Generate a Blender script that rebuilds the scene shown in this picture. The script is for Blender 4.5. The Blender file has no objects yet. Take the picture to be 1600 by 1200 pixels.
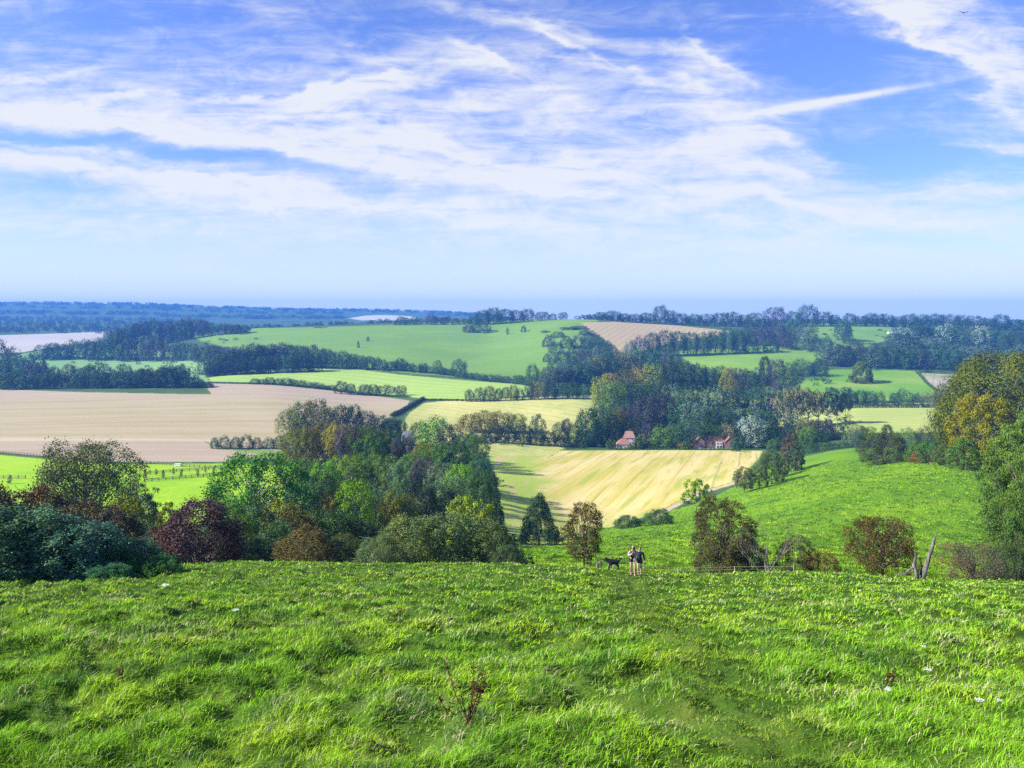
import bpy, bmesh, math, random
import numpy as np
from mathutils import Vector, Matrix

random.seed(7)
RNG = np.random.default_rng(11)
F = 1208.0          # focal length in photograph pixels (photograph 1600 wide)
HY = 489.0          # eye level row
SUN_EL = math.radians(33)
SUN_AZ_VEC = Vector((-1.0, -0.22, 0)).normalized()
scene = bpy.context.scene
COL = scene.collection

# ------------------------------------------------------------------ helpers
def link(o, parent=None):
    COL.objects.link(o)
    if parent is not None:
        o.parent = parent
    return o

def tag(o, label=None, cat=None, group=None, kind=None):
    if label: o['label'] = label
    if cat: o['category'] = cat
    if group: o['group'] = group
    if kind: o['kind'] = kind
    return o

def empty(name, loc, rz=0.0):
    o = bpy.data.objects.new(name, None)
    o.empty_display_size = 0.3
    o.location = loc; o.rotation_euler = (0, 0, rz)
    return link(o)

def mesh_np(name, verts, faces, mats, attrs=None, matidx=None, smooth=False):
    """verts (n,3), faces (m,k) of constant k"""
    me = bpy.data.meshes.new(name)
    verts = np.asarray(verts, dtype=np.float32); faces = np.asarray(faces, dtype=np.int32)
    n, m, k = len(verts), len(faces), faces.shape[1]
    me.vertices.add(n); me.vertices.foreach_set('co', verts.ravel())
    me.loops.add(m * k); me.loops.foreach_set('vertex_index', faces.ravel())
    me.polygons.add(m)
    me.polygons.foreach_set('loop_start', np.arange(0, m * k, k, dtype=np.int32))
    me.polygons.foreach_set('loop_total', np.full(m, k, dtype=np.int32))
    if smooth: me.polygons.foreach_set('use_smooth', np.ones(m, dtype=bool))
    if matidx is not None: me.polygons.foreach_set('material_index', np.asarray(matidx, dtype=np.int32))
    for mt in (mats if isinstance(mats, (list, tuple)) else [mats]):
        me.materials.append(mt)
    if attrs:
        for an, arr in attrs.items():
            arr = np.asarray(arr, dtype=np.float32)
            if arr.ndim == 1:
                a = me.attributes.new(an, 'FLOAT', 'POINT'); a.data.foreach_set('value', arr)
            else:
                a = me.attributes.new(an, 'FLOAT_COLOR', 'POINT'); a.data.foreach_set('color', arr.ravel())
    me.update(calc_edges=True)
    return me

class MB:
    """collects boxes, tubes and polygons into one mesh"""
    def __init__(s): s.v = []; s.f = []; s.m = []
    def box(s, x0, x1, y0, y1, z0, z1, mi=0):
        b = len(s.v)
        s.v += [(x0,y0,z0),(x1,y0,z0),(x1,y1,z0),(x0,y1,z0),(x0,y0,z1),(x1,y0,z1),(x1,y1,z1),(x0,y1,z1)]
        for q in ((0,3,2,1),(4,5,6,7),(0,1,5,4),(1,2,6,5),(2,3,7,6),(3,0,4,7)):
            s.f.append(tuple(b+i for i in q)); s.m.append(mi)
    def poly(s, pts, mi=0):
        b = len(s.v); s.v += [tuple(p) for p in pts]; s.f.append(tuple(range(b, b+len(pts)))); s.m.append(mi)
    def tube(s, pts, rads, n=6, mi=0, cap=True):
        pts = [Vector(p) for p in pts]; b = len(s.v)
        for i, p in enumerate(pts):
            d = (pts[min(i+1, len(pts)-1)] - pts[max(i-1, 0)]).normalized()
            up = Vector((0,0,1)) if abs(d.z) < 0.9 else Vector((1,0,0))
            a = d.cross(up).normalized(); c = d.cross(a).normalized()
            for k in range(n):
                t = 2*math.pi*k/n
                s.v.append(tuple(p + (a*math.cos(t) + c*math.sin(t))*rads[i]))
        for i in range(len(pts)-1):
            for k in range(n):
                s.f.append((b+i*n+k, b+i*n+(k+1)%n, b+(i+1)*n+(k+1)%n, b+(i+1)*n+k)); s.m.append(mi)
        if cap:
            s.f.append(tuple(b+k for k in range(n))[::-1]); s.m.append(mi)
            e = b+(len(pts)-1)*n
            s.f.append(tuple(e+k for k in range(n))); s.m.append(mi)
    def build(s, name, mats, parent=None, smooth=False, loc=None):
        me = s.mesh(name, mats, smooth)
        o = bpy.data.objects.new(name, me)
        if loc is not None: o.location = loc
        return link(o, parent)
    def mesh(s, name, mats, smooth=False):
        me = bpy.data.meshes.new(name); me.from_pydata(s.v, [], s.f)
        for mt in (mats if isinstance(mats, (list, tuple)) else [mats]): me.materials.append(mt)
        me.polygons.foreach_set('material_index', s.m)
        if smooth: me.polygons.foreach_set('use_smooth', [True]*len(s.f))
        me.update(); return me

# ------------------------------------------------------------------ numpy value noise
def _h(i, j, seed):
    n = (i * 374761393 + j * 668265263 + seed * 1442695041) & 0xFFFFFFFF
    n = ((n ^ (n >> 13)) * 1274126177) & 0xFFFFFFFF
    return ((n ^ (n >> 16)) & 0xFFFF) / 65535.0
def vnoise(x, y, seed=0):
    xi = np.floor(x).astype(np.int64); yi = np.floor(y).astype(np.int64)
    fx = x - xi; fy = y - yi
    fx = fx*fx*(3-2*fx); fy = fy*fy*(3-2*fy)
    a = _h(xi, yi, seed); b = _h(xi+1, yi, seed); c = _h(xi, yi+1, seed); d = _h(xi+1, yi+1, seed)
    return (a*(1-fx)+b*fx)*(1-fy) + (c*(1-fx)+d*fx)*fy
def fbm(x, y, seed=0, o=3):
    s = 0; a = 0.5; t = 0
    for k in range(o):
        s = s + a*vnoise(x*2**k, y*2**k, seed+k*17); t += a; a *= 0.55
    return s/t

# ------------------------------------------------------------------ node helper
class NB:
    def __init__(s, nt): s.nt = nt
    def n(s, typ, **kw):
        nd = s.nt.nodes.new(typ)
        for k, v in kw.items():
            if k == 'op': nd.operation = v
            elif k.startswith('i_'): s.put(nd, int(k[2:]), v)
            else: setattr(nd, k, v)
        return nd
    def put(s, nd, i, v):
        if isinstance(v, bpy.types.NodeSocket): s.nt.links.new(v, nd.inputs[i])
        elif isinstance(v, bpy.types.Node): s.nt.links.new(v.outputs[0], nd.inputs[i])
        else:
            sk = nd.inputs[i]
            if isinstance(v, (tuple, list)) and sk.type == 'RGBA' and len(v) == 3: v = (*v, 1)
            sk.default_value = v
    def math(s, op, a, b=None, c=None, clamp=False):
        nd = s.nt.nodes.new('ShaderNodeMath'); nd.operation = op; nd.use_clamp = clamp
        s.put(nd, 0, a)
        if b is not None: s.put(nd, 1, b)
        if c is not None: s.put(nd, 2, c)
        return nd.outputs[0]
    def mix(s, fac, a, b, blend='MIX'):
        nd = s.nt.nodes.new('ShaderNodeMixRGB'); nd.blend_type = blend
        s.put(nd, 0, fac); s.put(nd, 1, a); s.put(nd, 2, b)
        return nd.outputs[0]
    def noise(s, vec, scale, detail=3, rough=0.55, dist=0.0):
        nd = s.nt.nodes.new('ShaderNodeTexNoise')
        if vec is not None: s.nt.links.new(vec, nd.inputs['Vector'])
        nd.inputs['Scale'].default_value = scale; nd.inputs['Detail'].default_value = detail
        nd.inputs['Roughness'].default_value = rough; nd.inputs['Distortion'].default_value = dist
        return nd.outputs[0]
    def ramp(s, fac, a, b):      # linear map a..b to 0..1, clamped
        nd = s.nt.nodes.new('ShaderNodeMapRange'); nd.interpolation_type = 'SMOOTHSTEP'
        s.put(nd, 0, fac); nd.inputs[1].default_value = a; nd.inputs[2].default_value = b
        return nd.outputs[0]
    def mapping(s, vec, rot=(0,0,0), scale=(1,1,1), loc=(0,0,0)):
        nd = s.nt.nodes.new('ShaderNodeMapping')
        s.nt.links.new(vec, nd.inputs[0]); nd.inputs[1].default_value = loc
        nd.inputs[2].default_value = rot; nd.inputs[3].default_value = scale
        return nd.outputs[0]

def new_mat(name):
    m = bpy.data.materials.new(name); m.use_nodes = True
    nt = m.node_tree; nt.nodes.clear()
    nb = NB(nt); out = nt.nodes.new('ShaderNodeOutputMaterial')
    return m, nb, out

def bsdf(nb, out, color, rough=0.85, spec=0.2, bump=None, transl=0.0):
    p = nb.nt.nodes.new('ShaderNodeBsdfPrincipled')
    nb.put(p, 0, color) if not isinstance(color, tuple) else setattr(p.inputs[0], 'default_value', (*color, 1))
    if isinstance(rough, bpy.types.NodeSocket): nb.nt.links.new(rough, p.inputs['Roughness'])
    else: p.inputs['Roughness'].default_value = rough
    p.inputs['Specular IOR Level'].default_value = spec
    if bump is not None: nb.nt.links.new(bump, p.inputs['Normal'])
    sh = p.outputs[0]
    if transl > 0:
        t = nb.nt.nodes.new('ShaderNodeBsdfTranslucent')
        if isinstance(color, tuple): t.inputs[0].default_value = (*color, 1)
        else: nb.nt.links.new(color, t.inputs[0])
        mx = nb.nt.nodes.new('ShaderNodeMixShader'); mx.inputs[0].default_value = transl
        nb.nt.links.new(sh, mx.inputs[1]); nb.nt.links.new(t.outputs[0], mx.inputs[2]); sh = mx.outputs[0]
    nb.nt.links.new(sh, out.inputs[0])
    return p

def noisy_mat(name, c1, c2, scale=4.0, rough=0.8, spec=0.2, bump=0.0, detail=4, stretch=(1,1,1)):
    m, nb, out = new_mat(name)
    tc = nb.n('ShaderNodeTexCoord')
    v = nb.mapping(tc.outputs['Object'], scale=stretch)
    f = nb.noise(v, scale, detail, 0.6)
    f2 = nb.ramp(f, 0.3, 0.7)
    col = nb.mix(f2, c1, c2)
    bo = None
    if bump:
        b = nb.n('ShaderNodeBump'); b.inputs['Strength'].default_value = bump; b.inputs['Distance'].default_value = 0.05
        nb.nt.links.new(f, b.inputs['Height']); bo = b.outputs[0]
    bsdf(nb, out, col, rough, spec, bo)
    return m

# ------------------------------------------------------------------ camera
cam = bpy.data.cameras.new('camera'); cam.sensor_width = 36.0
cam.lens = 36.0*F/1600.0
cam.shift_y = -(600-HY)/1600.0
cam.clip_start = 0.1; cam.clip_end = 60000
camo = bpy.data.objects.new('camera', cam); link(camo)
camo.location = (0, 0, 0); camo.rotation_euler = (math.radians(90), 0, 0)
scene.camera = camo

# ------------------------------------------------------------------ terrain: height over the real ground plane
KY = [1.5, 5, 15, 30, 48, 58, 80, 110, 160, 220, 260, 300, 380, 460, 540, 650, 800, 950, 1100, 1350, 1600, 1850, 2100, 2900, 4300, 6200, 6600]
def near(b, c):  # rows to 48 m
    return [2155, 1253, 990, b, c]
TAB = {
 -200: near(924,893)+[899,915,902,874,840,815,790,738,708,685,652,625,605,600,575,552,540,530,512,494,474,484],
 0:    near(924,893)+[899,915,902,874,840,812,785,735,708,685,652,625,607,603,578,552,540,530,512,494,474,484],
 200:  near(922,889)+[895,910,896,862,832,810,782,738,710,685,650,622,603,595,575,552,540,530,514,496,475,484],
 400:  near(919,881)+[886,895,884,852,828,806,780,742,712,688,650,620,601,583,557,535,515,513,517,502,482,490],
 600:  near(919,883)+[888,897,880,850,822,800,775,738,712,688,660,632,612,584,560,533,509,505,510,501,486,494],
 750:  near(920,884)+[890,898,876,850,828,800,780,745,715,695,668,630,608,590,570,538,508,500,506,500,491,500],
 900:  near(925,890)+[893,892,877,858,840,822,805,758,723,703,672,625,610,596,560,520,499,499,506,512,514,518],
 1050: near(930,900)+[900,892,876,848,827,812,793,750,722,703,675,640,612,590,560,530,508,504,508,512,514,518],
 1200: near(931,898)+[896,890,869,832,785,768,755,735,718,703,680,650,620,585,555,530,512,506,510,512,514,518],
 1350: near(930,902)+[901,895,867,815,755,740,727,706,699,690,660,633,614,588,560,538,512,504,510,512,514,518],
 1500: near(932,911)+[910,903,874,812,742,720,715,712,700,688,660,633,614,588,562,540,518,506,510,512,514,518],
 1700: near(934,914)+[913,910,900,850,800,760,745,725,705,690,660,633,614,590,565,545,520,508,510,512,514,518],
}
def pchip(x, y, xq):
    x = np.asarray(x, float); y = np.asarray(y, float); h = np.diff(x)
    h = h.reshape((-1,)+(1,)*(y.ndim-1)); d = np.diff(y, axis=0)/h
    m = np.zeros_like(y); m[0] = d[0]; m[-1] = d[-1]
    w1 = 2*h[1:]+h[:-1]; w2 = h[1:]+2*h[:-1]
    with np.errstate(divide='ignore', invalid='ignore'):
        mm = (w1+w2)/(w1/d[:-1]+w2/d[1:])
    mm = np.where(d[:-1]*d[1:] > 0, mm, 0); m[1:-1] = np.nan_to_num(mm)
    xq = np.clip(xq, x[0], x[-1]); i = np.clip(np.searchsorted(x, xq, side='right')-1, 0, len(x)-2)
    hh = (x[i+1]-x[i]); t = (xq-x[i])/hh
    sh = (-1,)+(1,)*(y.ndim-1); t = t.reshape(sh); hh = hh.reshape(sh)
    return ((2*t**3-3*t**2+1)*y[i] + (t**3-2*t**2+t)*hh*m[i] + (-2*t**3+3*t**2)*y[i+1] + (t**3-t**2)*hh*m[i+1])
NR = 900
LY = np.linspace(math.log(1.5), math.log(6600), NR)
YG = np.exp(LY)
PXG = np.concatenate([np.arange(-2400, -120, 40.0), np.arange(-120, 1720, 4.0), np.arange(1720, 4001, 40.0)])
cols = sorted(TAB)
fine = np.stack([pchip(np.log(KY), TAB[c], LY) for c in cols])        # (12, NR)
TPY = pchip(cols, fine, PXG)                                          # (npx, NR)
XG = (PXG[:, None]-800)/F*YG[None, :]
YY = np.broadcast_to(YG[None, :], XG.shape)
ZG = -(TPY-HY)/F*YG[None, :]
# tussocks on the near slope, soft swells further out
def bumps(x, y):
    t = fbm(x*1.7+0.5*y, y*1.6, 3, 3)
    t2 = vnoise(x*0.22, y*0.3, 9)
    near_a = np.clip((75-y)/25, 0, 1)
    mid = np.clip((y-60)/30, 0, 1)*np.clip((360-y)/60, 0, 1)
    return near_a*(0.32*(np.clip(t*1.7-0.35, 0, 1)-0.5)+0.25*(t2-0.5)) + mid*(0.5*(fbm(x*0.3, y*0.3, 5, 2)-0.5) + 2.2*(vnoise(x*0.03,y*0.03,8)-.5)*np.clip((y-110)/60,0,1)) \
        + np.clip((y-3000)/2000, 0, 1)*24*(fbm(x*0.0010, y*0.0007, 21, 3)-0.5)
ZG = ZG + bumps(XG, YY)

def _idx(px, Y):
    ix = np.interp(px, PXG, np.arange(len(PXG))); iy = (np.log(Y)-LY[0])/(LY[1]-LY[0])
    return ix, np.clip(iy, 0, NR-1.001)
def gz(px, Y):
    """ground height at photo column px and distance Y"""
    px = np.asarray(px, float); Y = np.asarray(Y, float)
    ix, iy = _idx(px, Y); ix = np.clip(ix, 0, len(PXG)-1.001)
    i = ix.astype(int); j = iy.astype(int); a = ix-i; b = iy-j
    return (ZG[i,j]*(1-a)+ZG[i+1,j]*a)*(1-b)+(ZG[i,j+1]*(1-a)+ZG[i+1,j+1]*a)*b
def gxy(x, Y): return gz(800+np.asarray(x)*F/Y, Y)
def at(px, Y):
    return Vector(((px-800)/F*Y, Y, float(gz(px, Y))))
def hitY(px, py, y0=0.0):
    i = int(np.argmin(np.abs(PXG-px))); row = TPY[i]
    ok = np.nonzero((row <= py) & (YG > y0))[0]
    if len(ok) == 0: return YG[-1]
    j = ok[0]
    if j == 0: return YG[0]
    a, b = row[j-1], row[j]
    t = 0 if a == b or a < py else (a-py)/(a-b)
    return float(np.exp(LY[j-1]+t*(LY[j]-LY[j-1])))
SUN_STR = 5.0; SKY_STR = 0.083; CLOUD_STR = 0.445; HAZE = 0.00012; HAZE_COL = (0.10,0.34,1.0); EXPO = 1.08; DENOISE = False
# ------------------------------------------------------------------ ground materials
def land_mat(name, edge_cols, build):
    """field colour where the attribute 'sdf' is positive, grass verge colour where it is not"""
    m, nb, out = new_mat(name)
    geo = nb.n('ShaderNodeNewGeometry'); pos = geo.outputs['Position']
    at_ = nb.n('ShaderNodeAttribute', attribute_name='sdf')
    ragged = nb.math('SUBTRACT', nb.noise(pos, 0.25, 3), 0.5)
    sd = nb.math('ADD', at_.outputs['Fac'], nb.math('MULTIPLY', ragged, 1.6))
    fac = nb.ramp(sd, -0.35, 0.35)
    g = nb.mix(nb.ramp(nb.noise(pos, 0.06, 5, 0.65), 0.35, 0.65), edge_cols[0], edge_cols[1])
    c = build(nb, pos, sd)
    col = nb.mix(fac, g, c)
    b = nb.n('ShaderNodeBump'); b.inputs['Strength'].default_value = 0.6; b.inputs['Distance'].default_value = 0.3
    nb.nt.links.new(nb.noise(pos, 0.9, 6, 0.75), b.inputs['Height'])
    bsdf(nb, out, col, 0.95, 0.05, b.outputs[0])
    return m

def two(c1, c2, s1=0.02, c3=None, s3=0.3, stretch=(1,1,1), rot=0.0, amt=0.5, tram=None):
    def f(nb, pos, sd):
        v = nb.mapping(pos, rot=(0,0,rot), scale=stretch)
        a = nb.mix(nb.ramp(nb.noise(v, s1, 5, 0.6), 0.35, 0.65), c1, c2)
        if c3 is not None:
            a = nb.mix(nb.math('MULTIPLY', nb.ramp(nb.noise(v, s3, 4, 0.7), 0.45, 0.75), amt), a, c3)
        fine = nb.ramp(nb.noise(pos, 0.12, 6, 0.75), 0.3, 0.7)
        a = nb.mix(nb.math('MULTIPLY', fine, 0.22), a, nb.mix(1.0, a, (0.62,0.70,0.55,1), 'MULTIPLY'))
        if tram is not None:
            ln = nb.math('MULTIPLY', nb.ramp(stripes(nb, pos, math.radians(tram[0]), tram[1], 0.6), 0.90, 0.99), tram[2])
            a = nb.mix(ln, a, nb.mix(1.0, a, (0.45,0.5,0.45,1), 'MULTIPLY'))
        return a
    return f

def RS(nb, pos, rot, scale):
    return nb.mapping(nb.mapping(pos, rot=(0,0,rot)), scale=scale)

def stripes(nb, pos, rot, period, dist=1.0):
    v = RS(nb, pos, rot, (1,1,1))
    w = nb.nt.nodes.new('ShaderNodeTexWave'); w.wave_type = 'BANDS'; w.bands_direction = 'X'; w.wave_profile = 'SIN'
    nb.nt.links.new(v, w.inputs[0]); w.inputs['Scale'].default_value = 0.314/period
    w.inputs['Distortion'].default_value = dist; w.inputs['Detail'].default_value = 1.5; w.inputs['Detail Scale'].default_value = 0.15
    return w.outputs['Fac']

def golden(nb, pos, sd):
    rot = math.radians(17)
    base = nb.mix(nb.ramp(nb.noise(RS(nb, pos, rot, (1,0.1,1)), 0.06, 5, 0.65), 0.38, 0.62), (0.54,0.45,0.16), (0.432,0.384,0.080))
    big = nb.ramp(nb.noise(RS(nb, pos, rot+0.03, (1,0.045,1)), 0.13, 4, 0.6), 0.40, 0.60)
    base = nb.mix(nb.math('MULTIPLY', nb.ramp(stripes(nb, pos, rot, 3.2, 0.5), 0.3, 0.7), 0.18), base, (0.336,0.288,0.072))
    c = nb.mix(nb.math('MULTIPLY', big, 0.55), base, (0.60,0.51,0.24))
    v = RS(nb, pos, rot, (1,0.03,1))
    c = nb.mix(nb.math('MULTIPLY', nb.ramp(nb.noise(v, 0.22, 3, 0.5), 0.55, 0.68), 0.75), c, (0.288,0.336,0.064))
    line = nb.ramp(stripes(nb, pos, rot, 10, 1.2), 0.95, 0.995)
    gate = nb.ramp(nb.noise(v, 0.12, 2), 0.42, 0.56)
    c = nb.mix(nb.math('MULTIPLY', nb.math('MULTIPLY', line, gate), 0.38), c, (0.144,0.144,0.032))
    # green, unmown margin along the edge and near the wood
    xs = nb.n('ShaderNodeSeparateXYZ'); nb.nt.links.new(pos, xs.inputs[0])
    edge = nb.math('ADD', nb.math('MULTIPLY', nb.noise(pos, 0.05, 3), 30), nb.math('SUBTRACT', xs.outputs[0], nb.math('MULTIPLY', xs.outputs[1], 0.028)))
    c = nb.mix(nb.math('MULTIPLY', nb.math('SUBTRACT', 1.0, nb.ramp(edge, 14, 27)), 0.85), c, (0.288,0.400,0.056))
    tr = nb.ramp(nb.noise(RS(nb, pos, math.radians(4), (1,0.05,1)), 0.12, 3), 0.5, 0.62)
    c = nb.mix(nb.math('MULTIPLY', tr, nb.math('MULTIPLY', nb.math('SUBTRACT', 1.0, nb.ramp(edge, 8, 18)), 0.9)), c, (0.440,0.360,0.176))
    near_e = nb.math('SUBTRACT', 1.0, nb.ramp(nb.math('ADD', xs.outputs[1], nb.math('MULTIPLY', nb.noise(pos, 0.03, 2), 60)), 300, 350))
    c = nb.mix(nb.math('MULTIPLY', near_e, 0.40), c, (0.304,0.400,0.080))
    rim = nb.math('SUBTRACT', 1.0, nb.ramp(sd, 1.5, 4.0))
    return nb.mix(nb.math('MULTIPLY', rim, 0.6), c, (0.200,0.336,0.048))

def brown(nb, pos, sd):
    v = RS(nb, pos, math.radians(-4), (0.12,1,1))
    xs = nb.n('ShaderNodeSeparateXYZ'); nb.nt.links.new(pos, xs.inputs[0])
    yy = nb.math('ADD', xs.outputs[1], nb.math('MULTIPLY', nb.noise(v, 0.03, 3), 60))
    tan = nb.mix(nb.ramp(nb.noise(v, 0.05, 5, 0.65), 0.35, 0.65), (0.327,0.281,0.141), (0.388,0.324,0.193))
    pink = nb.mix(nb.ramp(nb.noise(v, 0.06, 5, 0.7), 0.35, 0.65), (0.402,0.316,0.219), (0.344,0.282,0.185))
    mid = nb.math('MULTIPLY', nb.ramp(yy, 548, 566), nb.math('SUBTRACT', 1.0, nb.ramp(yy, 760, 900)))
    c = nb.mix(mid, pink, tan)
    lo = nb.math('SUBTRACT', 1.0, nb.math('ABSOLUTE', nb.math('DIVIDE', nb.math('SUBTRACT', yy, 566), 12)), clamp=True)
    c = nb.mix(nb.math('MULTIPLY', lo, 0.8), c, (0.473,0.429,0.277))
    w = nb.ramp(nb.noise(RS(nb, pos, math.radians(-7), (0.02,1,1)), 0.16, 3, 0.6), 0.52, 0.62)
    return nb.mix(nb.math('MULTIPLY', w, 0.35), c, (0.449,0.396,0.219))

VERGE = ((0.07,0.13,0.03), (0.13,0.21,0.05))
GR1, GR2 = (0.13,0.30,0.022), (0.19,0.38,0.03)
# each field: name, label, polygon in photo pixels of its outline on the land, colour builder
FIELDS = [
 ('golden_field', 'golden mown stubble field in the valley with diagonal mowing lines below the brick manor',
   [(762,703),(800,702),(900,704),(1060,703),(1192,704),(1188,714),(1163,740),(1150,752),(1098,766),(1040,795),(985,812),(940,826),(880,846),(800,850),(790,815),(775,770),(770,735)], golden),
 ('farm_track', 'pale chalky farm track between the golden field and the green hillside',
   [(1158,742),(1163,744),(1150,755),(1100,771),(1045,799),(1015,810),(1030,800),(1095,768),(1148,752)], two((0.488,0.370,0.252),(0.385,0.311,0.192),0.2,(0.180,0.216,0.072),0.4)),
 ('pale_stubble_field', 'yellow green stubble field behind the dark belt of trees and golden poplars',
   [(625,668),(640,645),(662,630),(700,626),(800,622),(932,617),(936,650),(900,690),(860,712),(700,714),(640,690)], two((0.534,0.496,0.165),(0.340,0.386,0.103),0.012,(0.629,0.572,0.224),0.08,(1,0.4,1),0.5, tram=(-50, 16, 0.35))),
 ('ploughed_field', 'large pinkish brown ploughed field sweeping across the valley',
   [(-700,608),(-100,606),(20,609),(130,613),(300,616),(331,616),(322,604),(330,598),(420,600),(480,605),(560,615),(640,626),(634,637),(608,652),(570,680),(500,720),(395,716),(372,721),(200,722),(100,716),(0,706),(-150,698),(-700,690)], brown),
 ('paddock', 'bright lime green paddock with rail fences below the ploughed field',
   [(-700,700),(-150,704),(0,711),(100,720),(200,726),(372,724),(470,730),(470,800),(300,822),(100,822),(-700,822)], two((0.252,0.462,0.017),(0.319,0.504,0.025),0.02,(0.168,0.336,0.025),0.15)),
 ('headland_strip', 'thin green grass strip round the hedge clump in the ploughed field',
   [(318,690),(340,697),(400,703),(480,708),(480,716),(400,710),(350,703),(322,695)], two((0.156,0.264,0.048),(0.180,0.276,0.060))),
 ('pale_green_field', 'smooth pale green crop field beyond the round hedge trees',
   [(320,592),(400,574),(470,567),(520,570),(560,577),(620,585),(700,592),(830,602),(834,606),(820,618),(740,624),(664,623),(600,616),(500,604),(430,598),(330,596)], two((0.281,0.429,0.078),(0.347,0.481,0.101),0.004, tram=(-62, 26, 0.35))),
 ('mint_field', 'pale minty green field above the dark tree belt near the ploughed field',
   [(20,556),(75,546),(140,544),(210,546),(300,553),(372,559),(345,566),(330,572),(320,588),(330,598),(240,592),(100,590),(20,575)], two((0.180,0.338,0.112),(0.225,0.375,0.128),0.003, tram=(-70, 28, 0.35))),
 ('sloping_field', 'small dull green sloping field beside the dark tree belt at the edge of the view',
   [(-500,556),(0,557),(30,567),(62,577),(0,584),(-500,584)], two((0.145,0.264,0.106),(0.172,0.290,0.112),0.004,None)),
 ('white_field', 'far whitish bare field in front of the blue wooded ridge',
   [(-700,524),(0,524),(90,521),(185,517),(160,532),(60,546),(30,551),(-700,551)], two((0.459,0.429,0.370),(0.414,0.392,0.340),0.003, tram=(-75, 40, 0.3))),
 ('hill_pasture', 'broad green pasture covering the round hill in the middle distance',
   [(305,524),(360,517),(400,513),(500,511),(640,507),(700,505),(760,503),(850,498),(925,494),(938,499),(915,512),(905,540),(880,582),(800,592),(740,590),(650,584),(560,575),(480,562),(430,552),(350,541),(315,532)], two((0.138,0.259,0.041),(0.170,0.302,0.038),0.003,(0.211,0.324,0.043),0.012,(0.5,1,1),0.3)),
 ('tan_field', 'tan harvested field on the hill shoulder beside the dark copse',
   [(905,504),(960,503),(1050,508),(1140,517),(1120,523),(1050,534),(990,552),(960,552),(945,530),(912,513)], two((0.444,0.318,0.185),(0.400,0.326,0.163),0.006,(0.311,0.311,0.133),0.03, tram=(20, 14, 0.4))),
 ('ridge_field', 'tiny pale field high among the hazy blue woods of the horizon ridge',
   [(545,497),(575,493),(600,492),(640,494),(655,498),(610,500),(565,500)], two((0.50,0.46,0.36),(0.44,0.42,0.30),0.003,None)),
 ('chequered_pasture', 'green hill pasture crossed by a dark curving path above the village trees',
   [(1058,549),(1120,545),(1200,541),(1300,550),(1280,562),(1230,585),(1120,585),(1075,565)], two((0.162,0.302,0.032),(0.219,0.346,0.038),0.008,(0.121,0.245,0.027),0.05)),
 ('crest_pasture', 'green pasture near the skyline among scattered round trees',
   [(1255,510),(1290,505),(1392,508),(1395,530),(1340,544),(1290,546),(1240,538)], two((0.138,0.266,0.038),(0.178,0.310,0.043),0.008,None)),
 ('lone_tree_field', 'green field with the single round tree casting a long shadow',
   [(1245,604),(1270,588),(1290,578),(1350,577),(1432,580),(1446,598),(1464,616),(1400,626),(1300,626)], two((0.125,0.290,0.027),(0.172,0.317,0.032),0.006,(0.312,0.345,0.076),0.012)),
 ('chalk_field', 'small pale tan field beside the field of the single round tree',
   [(1436,583),(1530,587),(1520,604),(1490,614),(1462,612),(1448,597)], two((0.414,0.355,0.266),(0.264,0.276,0.144),0.015, tram=(30, 12, 0.4))),
 ('meadow_strip', 'yellow green meadow strip behind the round hedge bushes',
   [(1120,618),(1330,640),(1335,632),(1480,628),(1560,628),(1560,680),(1480,676),(1300,676),(1200,672)], two((0.363,0.429,0.108),(0.297,0.413,0.081),0.008,(0.550,0.529,0.184),0.03,(0.3,1,1),0.2, tram=(-75, 20, 0.3))),
 ('village_green', 'little patch of sunlit lawn between the village trees',
   [(1000,612),(1140,611),(1140,620),(1050,622),(1000,618)], two((0.240,0.288,0.084),(0.204,0.276,0.066))),
]
def resamp(poly, k=5):
    o = []
    for a, b in zip(poly, poly[1:]+poly[:1]):
        for i in range(k): o.append((a[0]+(b[0]-a[0])*i/k, a[1]+(b[1]-a[1])*i/k))
    return o
WS = 1.0/(LY[1]-LY[0])*4.0      # row units of roughly four pixels
def sdf_poly(pts, U, W):
    P = np.array(pts); Q = np.roll(P, -1, 0)
    d2 = np.full(U.shape, 1e18); inside = np.zeros(U.shape, bool)
    for (ax, ay), (bx, by) in zip(P, Q):
        ex, ey = bx-ax, by-ay; L = ex*ex+ey*ey+1e-9
        t = np.clip(((U-ax)*ex+(W-ay)*ey)/L, 0, 1)
        d2 = np.minimum(d2, (U-ax-t*ex)**2+(W-ay-t*ey)**2)
        c = ((ay > W) != (by > W)) & (U < (bx-ax)*(W-ay)/((by-ay) if by != ay else 1e-9)+ax)
        inside ^= c
    return np.sqrt(d2)*np.where(inside, 1, -1)
UG = np.broadcast_to(PXG[:, None], ZG.shape); WG = np.broadcast_to(LY[None, :]*WS, ZG.shape)
npx = len(PXG)
vid = np.arange(npx*NR).reshape(npx, NR)
quads = np.stack([vid[:-1,:-1], vid[1:,:-1], vid[1:,1:], vid[:-1,1:]], -1)      # (npx-1, NR-1, 4)
owner = np.full(quads.shape[:2], -1)
allv = np.stack([XG, YY, ZG], -1).reshape(-1, 3)
sdfs = []
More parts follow.
